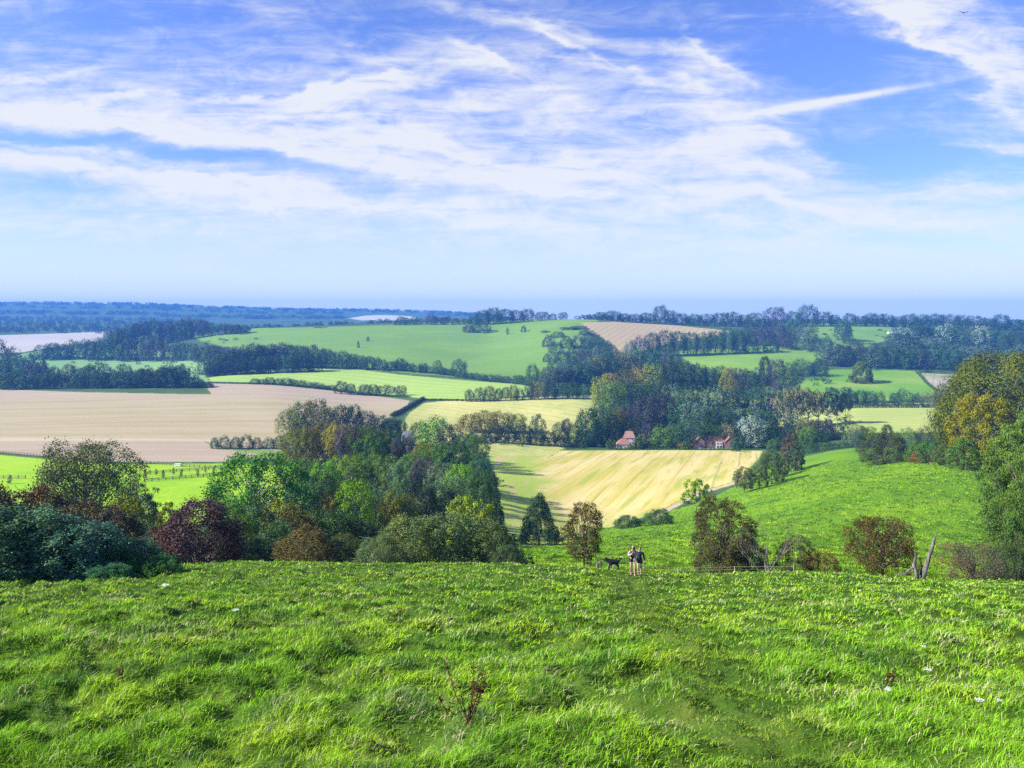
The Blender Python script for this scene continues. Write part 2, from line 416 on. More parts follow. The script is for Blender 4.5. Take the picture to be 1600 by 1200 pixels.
for fi, (nm, lb, poly, bd) in enumerate(FIELDS):
    pts = [(p[0], math.log(hitY(p[0], p[1], 90))*WS) for p in resamp(poly)]
    us = [p[0] for p in pts]; ws = [p[1] for p in pts]
    i0, i1 = np.searchsorted(PXG, [min(us)-12, max(us)+12]); j0, j1 = np.searchsorted(LY*WS, [min(ws)-20, max(ws)+20])
    S = np.full(ZG.shape, -20.0, dtype=np.float32)
    S[i0:i1, j0:j1] = sdf_poly(pts, UG[i0:i1, j0:j1], WG[i0:i1, j0:j1])
    sdfs.append(S)
    anyv = (S > -1.2); fa = anyv[:-1,:-1] | anyv[1:,:-1] | anyv[1:,1:] | anyv[:-1,1:]
    cen = S[:-1,:-1] > 0
    owner[(fa & (owner < 0)) | cen] = fi
# near slope and mid hillside are their own sheets
ycell = YG[:-1]; pxcell = PXG[:-1]
HB = np.interp(pxcell, [-2400, 700, 800, 960, 1040, 1100, 1150, 1192, 1215, 1300, 1500, 1600, 4000],
               [100, 100, 205, 250, 285, 300, 325, 380, 430, 450, 450, 450, 450])
HB += 8*(vnoise(pxcell*0.05, pxcell*0, 4)-0.5)
def ground_obj(name, label, mask, mat, attrs=None, kind='structure'):
    q = quads[mask]
    used, inv = np.unique(q.ravel(), return_inverse=True)
    me = mesh_np(name, allv[used], inv.reshape(-1, 4), mat, {k: a.reshape(-1)[used] for k, a in (attrs or {}).items()}, smooth=True)
    o = bpy.data.objects.new(name, me); link(o); tag(o, label, None, None, kind); return o
for fi, (nm, lb, poly, bd) in enumerate(FIELDS):
    ground_obj(nm, lb, owner == fi, land_mat(nm, VERGE, bd), {'sdf': sdfs[fi]})
isnear = (owner < 0) & (ycell[None, :] < 66)
ishill = (owner < 0) & ~isnear & (ycell[None, :] < HB[:, None])
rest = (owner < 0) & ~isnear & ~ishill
def plain_land(name, build, bump=0.6, bs=0.9):
    m, nb, out = new_mat(name)
    geo = nb.n('ShaderNodeNewGeometry'); pos = geo.outputs['Position']
    b = nb.n('ShaderNodeBump'); b.inputs['Strength'].default_value = bump; b.inputs['Distance'].default_value = 0.3
    nb.nt.links.new(nb.noise(pos, bs, 6, 0.75), b.inputs['Height'])
    bsdf(nb, out, build(nb, pos, None), 0.95, 0.05, b.outputs[0]); return m
ground_obj('meadow', 'tussocky green grass slope running down from the viewer to the brow', isnear,
           plain_land('meadow_soil', two((0.03,0.07,0.008), (0.06,0.12,0.015), 0.4, (0.12,0.13,0.03), 1.5)))
ground_obj('hillside', 'bright green grazed hillside curving behind the brow', ishill,
           plain_land('hillside_grass', two((0.095,0.22,0.012), (0.16,0.30,0.016), 0.03, (0.07,0.17,0.012), 0.8, amt=0.8), 0.8, 0.8))
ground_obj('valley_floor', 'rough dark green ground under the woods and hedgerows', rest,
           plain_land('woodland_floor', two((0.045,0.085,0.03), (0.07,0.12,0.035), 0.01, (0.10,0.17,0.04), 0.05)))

# ------------------------------------------------------------------ grass
GRASS, nb, out = new_mat('grass_blades')
ga = nb.n('ShaderNodeAttribute', attribute_name='tint')
bsdf(nb, out, ga.outputs['Color'], 0.75, 0.08, None, 0.35)

def blades(name, label, px, Y, length, width, colr, lean, seg=2):
    n = len(px)
    x = (px-800)/F*Y; z = gz(px, Y)-0.015
    th = RNG.uniform(0, 2*math.pi, n)
    wx, wy = np.cos(th)*width, np.sin(th)*width
    lx = lean[0]*length*(0.6+0.8*RNG.random(n))+RNG.normal(0, 0.42, n)*length
    ly = lean[1]*length+RNG.normal(0, 0.42, n)*length
    hz = length*RNG.uniform(0.55, 1.0, n)
    if seg == 2:
        V = np.empty((n, 5, 3))
        V[:,0] = np.stack([x-wx, Y-wy, z], -1); V[:,1] = np.stack([x+wx, Y+wy, z], -1)
        V[:,2] = np.stack([x+wx*.8+lx*.35, Y+wy*.8+ly*.35, z+hz*.62], -1); V[:,3] = np.stack([x-wx*.8+lx*.35, Y-wy*.8+ly*.35, z+hz*.62], -1)
        V[:,4] = np.stack([x+lx, Y+ly, z+hz*0.9], -1)
        b = np.arange(n)[:, None]*5
        Fc = np.concatenate([b+np.array([0,1,2]), b+np.array([0,2,3]), b+np.array([3,2,4])], 0); k = 5
    else:
        V = np.empty((n, 3, 3))
        V[:,0] = np.stack([x-wx, Y-wy, z], -1); V[:,1] = np.stack([x+wx, Y+wy, z], -1); V[:,2] = np.stack([x+lx, Y+ly, z+hz], -1)
        b = np.arange(n)[:, None]*3; Fc = b+np.array([0,1,2]); k = 3
    C = np.repeat(np.concatenate([colr, np.ones((n,1))], 1), k, 0)
    me = mesh_np(name, V.reshape(-1, 3), Fc, GRASS, {'tint': C})
    o = bpy.data.objects.new(name, me); link(o); tag(o, label, 'grass', None, 'stuff'); return o

def grass_cols(x, Y, n, bright=1.0, sw=1.0):
    """blade colours in patches: fresh green, yellow green, dark green, straw"""
    base = np.array([[0.20,0.41,0.020]]); yel = np.array([[0.34,0.52,0.026]]); dk = np.array([[0.05,0.15,0.022]]); straw = np.array([[0.52,0.51,0.27]])
    p1 = np.clip((fbm(x*0.9, Y*0.6, 31, 3)-0.45)*4, 0, 1)[:, None]; p2 = np.clip((fbm(x*2.0+50, Y*1.3, 41, 3)-0.5)*5, 0, 1)[:, None]
    c = base*(1-p1)+yel*p1; c = c*(1-p2*0.85)+dk*p2*0.85  # dark green patches also paint in shaded pockets of the turf
    s = (RNG.random(n) < sw*0.06+sw*0.22*np.clip((fbm(x*0.9, Y*0.7, 77, 2)-0.55)*5, 0, 1))[:, None]
    c = np.where(s, straw*(0.7+0.6*RNG.random((n,1))), c*(0.40+1.25*RNG.random((n,1))))
    return np.clip(c*bright, 0, 1)

N = 620000
px = RNG.uniform(-260, 1860, N); Y = np.exp(RNG.uniform(math.log(3.4), math.log(64), N))
x = (px-800)/F*Y
tus = fbm(x*1.7+0.5*Y, Y*1.6, 3, 3)                 # same field as the tussocks
keep = RNG.random(N) < np.clip(0.45+1.6*(tus-0.3), 0.2, 1)
px, Y, x, tus = px[keep], Y[keep], x[keep], tus[keep]; n = len(px)
# trodden path running down to the walkers
path = np.exp(-((px-np.interp(Y, [3,8,20,35,50],[1330,1120,1010,985,985]))/np.interp(Y,[3,10,50],[110,60,22]))**2)
LEN = (0.055+0.115*np.clip(tus*1.6-0.3, 0, 1))*(1-0.5*path)*RNG.uniform(0.6, 1.35, n)
LEN *= np.where(Y < 9, 0.8, 1.0)
WID = np.maximum(0.0022, 0.00046*Y)*RNG.uniform(0.7, 1.4, n)
gc = grass_cols(x, Y, n)
gc = gc*(1-0.55*path[:, None])+np.array([[0.16,0.22,0.025]])*0.55*path[:, None]*np.interp(Y,[5,25,48],[.9,1.1,1.7])[:, None]
blades('grass', 'long tussocky green grass with straw coloured stems on the near slope', px, Y, LEN, WID, gc, (0.32, -0.10))
N = 150000
px = RNG.uniform(780, 1800, N); Y = np.exp(RNG.uniform(math.log(64), math.log(330), N))
HBq = np.interp(px, pxcell, HB)
k = Y < HBq-4; px, Y = px[k], Y[k]; n = len(px); x = (px-800)/F*Y
tuft = vnoise(x*0.9, Y*0.5, 12)
gcm = grass_cols(x*0.15, Y*0.15, n, 0.80, 0.05)*np.where(tuft > 0.6, 0.45, 1.2)[:, None]*np.array([[1.1,1,0.8]])
blades('hillside_grass', 'short clumpy grass covering the green hillside behind the brow', px, Y, RNG.uniform(0.12,0.32,n)*(1+0.6*(tuft>0.6)), np.maximum(0.05,0.0006*Y)*RNG.uniform(.7,1.5,n), gcm, (0.35,-0.1), seg=1)
# ------------------------------------------------------------------ foliage
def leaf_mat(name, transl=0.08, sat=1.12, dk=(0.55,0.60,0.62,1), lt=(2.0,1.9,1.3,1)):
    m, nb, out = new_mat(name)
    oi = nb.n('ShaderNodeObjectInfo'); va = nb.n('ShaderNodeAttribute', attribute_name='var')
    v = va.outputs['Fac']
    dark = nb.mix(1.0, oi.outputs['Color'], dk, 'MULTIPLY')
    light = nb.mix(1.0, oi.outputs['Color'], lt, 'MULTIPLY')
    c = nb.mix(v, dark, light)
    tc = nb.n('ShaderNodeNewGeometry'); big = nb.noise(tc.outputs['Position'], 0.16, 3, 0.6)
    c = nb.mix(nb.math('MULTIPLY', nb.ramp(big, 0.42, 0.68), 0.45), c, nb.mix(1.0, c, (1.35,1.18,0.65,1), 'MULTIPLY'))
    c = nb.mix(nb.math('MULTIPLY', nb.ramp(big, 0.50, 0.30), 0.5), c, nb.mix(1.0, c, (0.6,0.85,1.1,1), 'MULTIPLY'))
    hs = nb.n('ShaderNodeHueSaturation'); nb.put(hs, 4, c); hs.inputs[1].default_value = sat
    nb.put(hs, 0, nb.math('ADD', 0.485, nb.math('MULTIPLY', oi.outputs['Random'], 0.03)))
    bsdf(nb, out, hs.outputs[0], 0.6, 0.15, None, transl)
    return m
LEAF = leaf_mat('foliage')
LEAF_FAR = leaf_mat('distant_foliage', 0.05, 1.1, (0.60,0.68,0.80,1), (1.30,1.25,1.10,1))  # bluish dark tint puts some navy shade into the leaf colour
BARK = noisy_mat('bark', (0.09,0.07,0.055), (0.20,0.17,0.14), 6, 0.9, 0.1, 0.5, stretch=(1,1,0.2))
DEADWOOD = noisy_mat('dead_wood', (0.05,0.045,0.042), (0.24,0.22,0.205), 7, 0.85, 0.15, 0.6, stretch=(1,1,0.15))
PALEBARK = noisy_mat('pale_bark', (0.22,0.20,0.17), (0.42,0.39,0.34), 6, 0.9, 0.1, 0.4, stretch=(1,1,0.2))

def env(shape, h):
    h = np.clip(h, 0, 1)
    if shape == 'round': return 0.5*np.clip(1-np.abs((h-0.50)/0.52)**2.3, 0, 1)**0.5
    if shape == 'tall':  return 0.5*np.clip(1-np.abs((h-0.45)/0.56)**2.0, 0, 1)**0.6
    if shape == 'bush':  return 0.5*np.clip(1-h**2.4, 0, 1)**0.55*(0.85+0.15*np.minimum(h*4, 1))
    if shape == 'cone':  return 0.5*np.clip(1-h, 0, 1)**0.75*np.minimum(1, 0.6+h*6)
    if shape == 'flat':  return 0.5*np.clip(1-np.abs((h-0.62)/0.39)**2.6, 0, 1)**0.5
    if shape == 'thorn': return 0.5*np.clip(1-np.abs((h-0.55)/0.50)**2.0, 0, 1)**0.55
H0 = {'round': 0.06, 'tall': 0.05, 'bush': 0.0, 'cone': 0.03, 'flat': 0.30, 'thorn': 0.16}

def crown_pts(shape, seed, nb_, nl, leaf, jit=0.40, fill=0.35, rb=(0.08, 0.17), aniso=0.75):
    r = np.random.default_rng(seed)
    h0 = H0[shape]
    hq = np.linspace(h0+0.02, 0.985, 400); cw = np.cumsum(env(shape, hq)*np.sqrt(1+0*hq)+0.10); cw /= cw[-1]
    n = nb_; h = np.interp((np.arange(n)+r.random(n))/n, cw, hq)
    th = np.arange(n)*2.39996+r.uniform(-.5, .5, n)
    lob = 1+0.22*np.sin(th*2+seed)+0.14*np.sin(th*3+seed*1.7+h*4)
    rad = env(shape, h)*np.sqrt(r.uniform(fill, 1, n))*0.86*lob
    bc = np.stack([np.cos(th)*rad, np.sin(th)*rad, h*0.90+0.03], -1)
    br = r.uniform(rb[0], rb[1], n)*(0.75 if shape == 'cone' else 1)
    bv = r.random(n)
    per = np.maximum(4, (nl*br**2/np.sum(br**2)).astype(int))
    idx = np.repeat(np.arange(n), per); m = len(idx)
    d = r.normal(size=(m, 3)); out = bc[idx]-np.array([0, 0, 0.38]); out /= np.linalg.norm(out, axis=1, keepdims=True)+1e-6
    d = d/np.linalg.norm(d, axis=1, keepdims=True)+0.60*out+np.array([0, 0, 0.10]); d /= np.linalg.norm(d, axis=1, keepdims=True)
    P = bc[idx]+d*br[idx, None]*np.where(r.random((m,1)) < 0.10, r.uniform(1.0, 1.55, (m,1)), r.uniform(0.55, 1.12, (m, 1)))*np.array([1, 1, aniso])
    P[:, 2] = np.abs(P[:, 2])
    N = d+r.normal(size=(m, 3))*jit; N /= np.linalg.norm(N, axis=1, keepdims=True)
    var = np.clip(0.55*bv[idx]+0.45*r.random(m), 0, 1)
    return P, N, var, leaf*r.uniform(0.6, 1.35, m), bc, br

def leaf_quads(P, N, S, seed=0, asp=0.6):
    r = np.random.default_rng(seed+5)
    a = np.cross(N, r.normal(size=N.shape)); a /= np.linalg.norm(a, axis=1, keepdims=True)+1e-9
    b = np.cross(N, a)
    a = a*S[:, None]; b = b*S[:, None]*asp
    V = np.stack([P-a, P-b+0.15*a, P+a, P+b+0.15*a], 1).reshape(-1, 3)
    Fq = np.arange(len(P)*4).reshape(-1, 4)
    return V, Fq

def limbs(mb, bc, br, seed, base_h, r0, nlimb, lean=0.04, bush=False, mi=0, sides=5):
    rr = random.Random(seed)
    order = sorted(range(len(bc)), key=lambda i: -br[i])[:nlimb]
    top = 0.62
    trunk = [(0,0,-0.05)]
    for k in range(1, 6):
        trunk.append((rr.uniform(-lean, lean), rr.uniform(-lean, lean), top*k/5))
    trunk[1] = (trunk[1][0]*.4, trunk[1][1]*.4, trunk[1][2])
    if not bush:
        mb.tube(trunk, [r0*1.5, r0*1.05, r0*.85, r0*.6, r0*.4, r0*.15], sides+1, mi)
    for i in order:
        t = Vector(bc[i])
        hh = min(top*0.95, max(base_h, t.z*rr.uniform(0.35, 0.65))) if not bush else 0.0
        k = hh/top*5; a = int(min(4, k)); p0 = Vector(trunk[a]).lerp(Vector(trunk[a+1]), k-a) if not bush else Vector((t.x*.15, t.y*.15, -0.02))
        md = p0.lerp(t, 0.5)+Vector((rr.uniform(-.05,.05), rr.uniform(-.05,.05), -0.03+rr.uniform(-.03,.03)))
        mb.tube([p0, md, t], [r0*0.42, r0*0.28, r0*0.08], sides-1, mi, False)
        for _ in range(2):
            e = t+Vector((rr.uniform(-1,1), rr.uniform(-1,1), rr.uniform(-.3,1))).normalized()*br[i]*1.0
            mb.tube([md.lerp(t, 0.6), e], [r0*0.16, r0*0.04], 3, mi, False)

PROTO = {}
def proto(key, shape, seed, nb_, nl, leaf, r0=0.022, nlimb=10, base_h=0.12, bark=None, **kw):
    P, N, var, S, bc, br = crown_pts(shape, seed, nb_, nl, leaf, **kw)
    V, Fq = leaf_quads(P, N, S, seed)
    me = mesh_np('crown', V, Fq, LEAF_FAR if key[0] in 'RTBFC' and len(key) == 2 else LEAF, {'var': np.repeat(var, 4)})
    mb = MB(); limbs(mb, bc, br, seed, base_h, r0, nlimb, bush=(shape == 'bush'))
    PROTO[key] = (me, mb.mesh('trunk', bark or BARK, True), shape)
# far kinds (few leaf clumps each), middle kinds, near kinds
for i in range(6): proto(f'R{i}', 'round', 100+i, 62, 3600, 0.023, jit=0.35, fill=0.55, rb=(0.10,0.17), aniso=1.15)
for i in range(3): proto(f'T{i}', 'tall', 120+i, 60, 3200, 0.024, fill=0.5, rb=(0.10,0.17), aniso=0.7)
for i in range(4): proto(f'B{i}', 'bush', 130+i, 50, 2800, 0.024, fill=0.5, rb=(0.09,0.16), aniso=1.5)
for i in range(2): proto(f'F{i}', 'flat', 140+i, 34, 1500, 0.030, nlimb=14, base_h=0.3, bark=PALEBARK, r0=0.03)
proto('C0', 'cone', 150, 60, 2600, 0.026); proto('C1', 'cone', 151, 60, 2600, 0.026)
for i in range(5): proto(f'MR{i}', 'round', 200+i, 120, 12000, 0.0135, jit=0.28, nlimb=22, fill=0.5, rb=(0.06,0.13), aniso=1.15)
for i in range(4): proto(f'MB{i}', 'bush', 220+i, 90, 10000, 0.0145, jit=0.3, nlimb=16, fill=0.5, rb=(0.06,0.12), aniso=1.4)
for i in range(2): proto(f'MT{i}', 'tall', 230+i, 110, 11000, 0.0140, nlimb=20, fill=0.5, rb=(0.06,0.12), aniso=0.8)
proto('MC0', 'cone', 240, 130, 12000, 0.014, jit=0.7, rb=(0.05,0.10)); 
COLR = {
 'g': ((0.058,0.118,0.028), 'mid green'), 'd': ((0.030,0.068,0.026), 'dark green'), 'b': ((0.045,0.105,0.050), 'bluish green'),
 'y': ((0.15,0.20,0.03), 'yellow green'), 'o': ((0.19,0.18,0.03), 'golden'), 'p': ((0.048,0.047,0.058), 'purple brown'),
 'r': ((0.10,0.07,0.03), 'rusty'), 'l': ((0.10,0.20,0.032), 'light green'), 's': ((0.20,0.27,0.20), 'silvery'),
 'k': ((0.018,0.038,0.022), 'very dark green'), 'm': ((0.16,0.17,0.07), 'greyish brown'), 'e': ((0.085,0.14,0.085), 'grey green'), 'v': ((0.09,0.10,0.025), 'olive'),
}
ORD = ['first','second','third','fourth','fifth','sixth','seventh','eighth','ninth','tenth','eleventh','twelfth','thirteenth','fourteenth','fifteenth','sixteenth','seventeenth','eighteenth','nineteenth','twentieth',
 'twenty-first','twenty-second','twenty-third','twenty-fourth','twenty-fifth','twenty-sixth','twenty-seventh','twenty-eighth','twenty-ninth','thirtieth']
def pick(shape, mid, rr):
    k = {'R': 6, 'T': 3, 'B': 4, 'F': 2, 'C': 2} if not mid else {'R': 5, 'T': 2, 'B': 4, 'C': 1, 'F': 2}
    p = ('M' if mid and shape != 'F' else '')+shape
    return p+str(rr.randrange(k[shape]))
NTREE = [0, 0]
def plant(px, top, Y, w, colk, shape, label, group, rr, key=None, base=None, name=None, cat=None, hmin=2.0):
    """a tree or shrub at column px, distance Y, its top at photo row top, w photo pixels wide"""
    p = at(px, Y)
    ztop = -(top-HY)/F*Y
    h = max(ztop-p.z, hmin*0.5); W = w/F*Y
    key = key or pick(shape, Y < 420, rr)
    cme, tme, shp = PROTO[key]
    c = COLR[colk][0] if isinstance(colk, str) else colk
    b_ = rr.uniform(.82, 1.18); jit = [b_*(1+rr.uniform(-.07, .07)) for _ in range(3)]
    colr = tuple(min(1, c[i]*jit[i]) for i in range(3))+(1,)
    rz = rr.uniform(0, 6.28)
    isbush = shp == 'bush'
    sunk = 0.0 if isbush else 0.02*h
    if isbush:
        o = bpy.data.objects.new(name or 'shrub', cme); o.location = p-Vector((0,0,0.06*h)); o.rotation_euler = (0,0,rz); o.scale = (W, W, h*1.06); o.color = colr
        link(o); tag(o, label, cat or 'shrub', group); NTREE[1] += 1; return o
    t = bpy.data.objects.new(name or 'tree', None); t.location = p; t.rotation_euler = (0,0,rz); link(t)
    tag(t, label, cat or 'tree', group); NTREE[0] += 1
    ch = min(h, W*{'tall': 2.2, 'cone': 2.4, 'flat': 1.8}.get(shp, 1.30 if Y > 420 else 1.08))
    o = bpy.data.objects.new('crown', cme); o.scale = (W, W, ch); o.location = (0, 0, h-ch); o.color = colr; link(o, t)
    o = bpy.data.objects.new('trunk', tme); o.scale = (W, W, h); link(o, t)
    return t

SHN = {'R': 'round', 'T': 'tall', 'B': 'bushy', 'F': 'flat-topped', 'C': 'conical'}
def G(items, phrase, anchor, group, Y=None, seed=1, flip=False, kind=None):
    """items: 'px,top,Y,w,colour+shape; ...' -- one tree or shrub each, counted from the anchor"""
    rr = random.Random(seed); L = []
    for it in items.replace('\n', ' ').split(';'):
        it = it.strip()
        if not it: continue
        a = it.split(',')
        if len(a) == 4: a = [a[0], a[1], str(Y), a[2], a[3]]
        L.append((float(a[0]), float(a[1]), float(a[2]), float(a[3]), a[4].strip()))
    L.sort(key=lambda t: -t[0] if flip else t[0])
    for i, (px, top, y, w, cs) in enumerate(L):
        kd = kind or ('shrub' if cs[1] == 'B' else 'tree')
        lab = f"{COLR[cs[0]][1]} {SHN[cs[1]]} {kd}, {ORD[i]} from {anchor} {phrase}"
        if len(lab.split()) > 16: lab = lab.replace(SHN[cs[1]]+' ', '')
        if len(lab.split()) > 16:
            hd, tl = lab.split(', ', 1); tl = tl.replace('the ', ''); lab = hd+', '+tl
        if len(lab.split()) > 16: print('LONG', len(lab.split()), lab)
        plant(px, top, y, w, cs[0], cs[1], lab, group, rr)

def ROW(phrase, anchor, group, pts, n, w, pal, shapes, seed, flip=False, hj=0.18):
    """n trees along a polyline of (px, top, Y)"""
    rr = random.Random(seed); s = []
    for i in range(n):
        t = (i+0.5+rr.uniform(-.3, .3))/n*(len(pts)-1); k = min(int(t), len(pts)-2); f = t-k
        px, top, Y = [pts[k][j]*(1-f)+pts[k+1][j]*f for j in range(3)]
        gy = HY-float(gz(px, Y))*F/Y
        top = gy-(gy-top)*(1+rr.uniform(-hj, hj))
        sh = rr.choice(shapes)
        s.append(f'{px:.1f},{top:.1f},{Y:.1f},{w*rr.uniform(.8,1.25)*(1.4 if sh == "B" else 1):.1f},{rr.choice(pal)}{sh}')
    G(';'.join(s), phrase, anchor, group, seed=seed, flip=flip)

# --- skyline and hill
G('628,495,24,dB;650,496,20,bB;674,493,22,pR;694,496,18,dR;712,498,18,dB;730,498,20,bR;744,496,20,dR', 'along the crest of the big pasture', 'the far ridge end', 'skyline trees of the big pasture', Y=1880, seed=2)
G('755,485,30,dR;771,481,26,bR;790,483,30,dR;808,485,24,pR;825,483,22,dR;848,487,22,dR;864,490,16,bB;880,488,14,dR', 'in the copse on the pasture crest', 'the pale ridge end', 'skyline copse on the round hill', Y=1870, seed=3)
G('750,503,36,dB;732,508,22,pB', 'on the bare slope under the skyline copse', 'the hill pasture', 'low bushes under the copse', Y=1740, seed=4)
G('923,491,20,dB;940,488,26,dR;957,486,28,bR;975,490,22,dR;993,491,24,pR;1010,489,24,dR;1032,478,26,bR;1048,485,20,dR;1065,490,24,dR;1085,491,24,bR;1104,491,24,dR;1125,489,26,dR;1144,488,28,dR;1163,492,24,bR', 'in the skyline wood above the tan field', 'the pasture', 'skyline wood above the tan field', Y=1880, seed=5)
G('1180,489,28,bR;1212,480,32,pR;1240,487,26,bR;1262,477,30,dR;1287,487,26,dR;1304,492,20,dR;1328,490,22,dR;1345,494,24,dR;1363,490,28,dR;1383,491,26,dR;1402,494,26,bR;1422,491,28,dR;1444,492,28,bR;1464,491,28,dR;1484,492,28,dR;1503,493,26,bR;1524,494,28,dR;1545,497,26,bR;1565,492,30,dR;1588,499,28,dR', 'along the skyline beyond the upper pasture', 'the grey bluff', 'skyline trees beyond the upper pasture', Y=1900, seed=6)
G('1215,508,1560,34,pR;1240,500,1600,30,bR;1262,505,1500,28,eR;1230,520,1450,34,pB;1195,512,1500,34,pR;1180,500,1650,34,bR;1275,528,1420,30,dB;1292,526,1400,24,bB;1205,530,1400,30,dB;1160,516,1550,26,bR', 'in the wood beside the upper pasture', 'the tan field', 'wood beside the upper pasture', seed=7)
G('1316,500,1640,26,bR;1325,506,1600,18,dB', 'standing alone in the upper pasture', 'the wood', 'trees alone in the upper pasture', seed=8)
G('985,533,24,eB;1000,527,28,pB;1020,520,26,dR;1040,517,28,dR;1060,518,26,dR;1080,519,28,dR;1100,521,26,dR;1118,517,28,dR;1138,514,28,bR;1155,518,26,dR;1175,522,26,dB', 'in the dark wood below the tan field', 'the gully', 'dark wood below the tan field', Y=1380, seed=9)
G('858,524,1480,22,pB;872,518,1560,24,dB;888,511,1650,26,dR;905,509,1650,26,dR;918,516,1580,26,dB;932,524,1480,24,dB;945,532,1400,26,dR;955,540,1330,24,dR;868,535,1400,26,bB;885,527,1450,28,dB;903,525,1450,28,pB;918,532,1380,26,bB;932,542,1300,26,eB;878,548,1290,30,bB;895,543,1290,28,dB;912,548,1260,26,pB;867,555,1240,24,bB;882,565,1180,28,eB;900,562,1190,28,bB;920,560,1200,26,eB', 'in the dark copse running down the hill', 'the pasture side', 'dark copse running down the hill', seed=10)
G('855,553,1330,14,dB;818,509,1690,10,dB;852,516,1640,15,dB;502,511,1830,26,pB;575,526,1600,6,dB;560,533,1500,5,dB;793,512,1690,5,dB', 'dotted on the open hill pasture', 'the pale field', 'lone bushes on the hill pasture', seed=11)
ROW('in the hedge along the foot of the round hill', 'the dark wood', 'hedge along the foot of the round hill', [(545,553,1170),(600,563,1150),(680,572,1130),(760,586,1060),(850,590,1000)], 28, 19, 'dbdbeg', 'BBR', 12)
G('718,562,1110,24,bR;684,562,1130,14,lT;832,570,960,24,gR;626,560,1150,20,bR', 'standing above the hill foot hedge', 'the dark wood', 'taller hedge trees at the hill foot', seed=13)
ROW('in the wood on the low hill below the pasture', 'the gold field side', 'wood on the low hill', [(325,562,1120),(380,545,1160),(430,540,1180),(480,541,1180),(540,553,1160)], 22, 30, 'dbdbp', 'RRB', 14, True)
ROW('in the outer edge of the low hill wood', 'its open end', 'outer edge of the low hill wood', [(320,572,1080),(380,563,1090),(430,560,1110),(500,556,1130)], 14, 26, 'dkb', 'RB', 15)
ROW('in the upper wood behind the minty field', 'the white field', 'upper wood behind the minty field', [(60,540,1500),(130,533,1500),(190,528,1480),(260,532,1420),(330,540,1330),(380,545,1270)], 22, 28, 'bdbpe', 'RB', 16)
ROW('in the second rank of wood behind the minty field', 'the white field', 'second rank behind the minty field', [(170,520,1750),(220,507,1800),(280,502,1820),(340,503,1800),(385,510,1750)], 16, 28, 'dbp', 'RR', 17)
ROW('in the hedge above the ploughed field', 'the dark belt', 'hedge above the ploughed field', [(395,592,960),(440,590,955),(490,598,945),(520,603,940)], 12, 16, 'dbd', 'BB', 18)
G('533,596,20,dR;548,600,18,gR;570,601,22,dR;583,601,20,gR;603,602,26,dR;626,603,21,dR', 'among the round hedge trees below the pale green field', 'the ploughed field', 'round hedge trees below the pale green field', Y=905, seed=19)
ROW('in the dark belt behind the ploughed field', 'its pointed tip', 'dark belt behind the ploughed field', [(-60,580,935),(60,580,930),(150,583,925),(220,578,920),(280,576,918),(325,602,915)], 26, 32, 'dkdb', 'RRB', 20, True)
ROW('in the rear rank of the dark belt', 'its pointed tip', 'rear rank of the dark belt', [(-40,556,1000),(30,572,990),(110,572,985),(150,570,980),(250,577,975),(290,574,970)], 14, 28, 'bdp', 'RR', 21, True)
ROW('on the small bluff above the sloping field', 'the belt', 'trees on the small bluff', [(-60,530,1330),(0,540,1300),(40,556,1250),(70,565,1180)], 8, 24, 'db', 'RB', 22, True)
# hedge line between pale stubble and pale green fields, round to the village
G('733,609,14,dR;750,606,18,gR;765,604,20,vR;779,607,14,gR;790,605,14,dR;803,603,18,vR;813,608,20,dB;842,596,30,mR;862,600,26,dR;878,598,26,bR;895,598,28,dR;912,601,26,bR;830,598,20,dR', 'in the hedge above the pale stubble field', 'the dark hedge corner', 'hedge trees above the pale stubble field', Y=815, seed=23)
# --- village wood, rank by rank
ROW('in the grey wood behind the village oaks', 'the dark copse', 'grey wood behind the village oaks', [(850,580,1000),(900,568,1020),(950,556,1040),(1000,545,1060),(1060,552,1040)], 18, 32, 'bebpm', 'RRB', 24)
G('955,583,850,40,oR;976,577,840,36,vR;1000,572,860,40,oR;1022,570,850,40,yR;1046,567,850,36,dR;1068,566,850,34,dR;1089,570,860,34,dR;1108,574,860,30,dR;1125,572,880,26,bR;1150,575,860,28,pR;1170,578,880,30,bR;1190,580,880,26,dR', 'in the golden topped oak rank above the village', 'the dark copse', 'golden topped oaks above the village', seed=25)
G('1137,573,780,24,oT', 'above the village roofs', 'the oaks', 'golden tree above the village', seed=26)
G('1195,555,960,24,kT;1214,563,940,34,pR;1236,566,930,34,gR;1254,562,1100,40,bB;1280,563,1100,34,dB', 'beside the farmhouse roofs', 'the golden tree', 'trees beside the farmhouse', seed=27)
G('938,590,720,34,yR;960,597,700,40,lR;985,598,710,40,bR;1008,600,720,36,bR;1030,598,740,36,dR;1050,602,730,34,eR', 'in the second village rank', 'the pale stubble field', 'second village rank', seed=28)
G('1072,606,700,40,bR;1095,612,690,34,dB;1122,606,680,58,eR;1150,610,690,36,dR;1180,606,690,44,bR;1205,604,690,40,eR;1225,608,680,36,dR', 'in the teal rank behind the manor garden', 'the village green', 'teal rank behind the manor garden', seed=29)
G('1228,605,30,mF;1245,604,32,mF;1262,606,32,mF;1278,608,28,mF', 'in the pale stemmed pine stand', 'the teal trees', 'pale stemmed pine stand', Y=650, seed=30)
G('1294,611,28,kF;1308,610,26,kF;1321,614,22,kR', 'in the dark pine stand at the meadow strip', 'the pale pines', 'dark pine stand at the meadow strip', Y=645, seed=31)
G('1008,622,610,44,pR;1035,619,620,46,pR;1060,632,610,44,bR;1085,630,600,52,eR;1110,640,600,40,gR;1130,636,600,34,dR;1165,637,610,50,eR;1190,642,620,40,bR', 'in the rank directly behind the manor', 'the purple tree', 'rank directly behind the manor', seed=32)
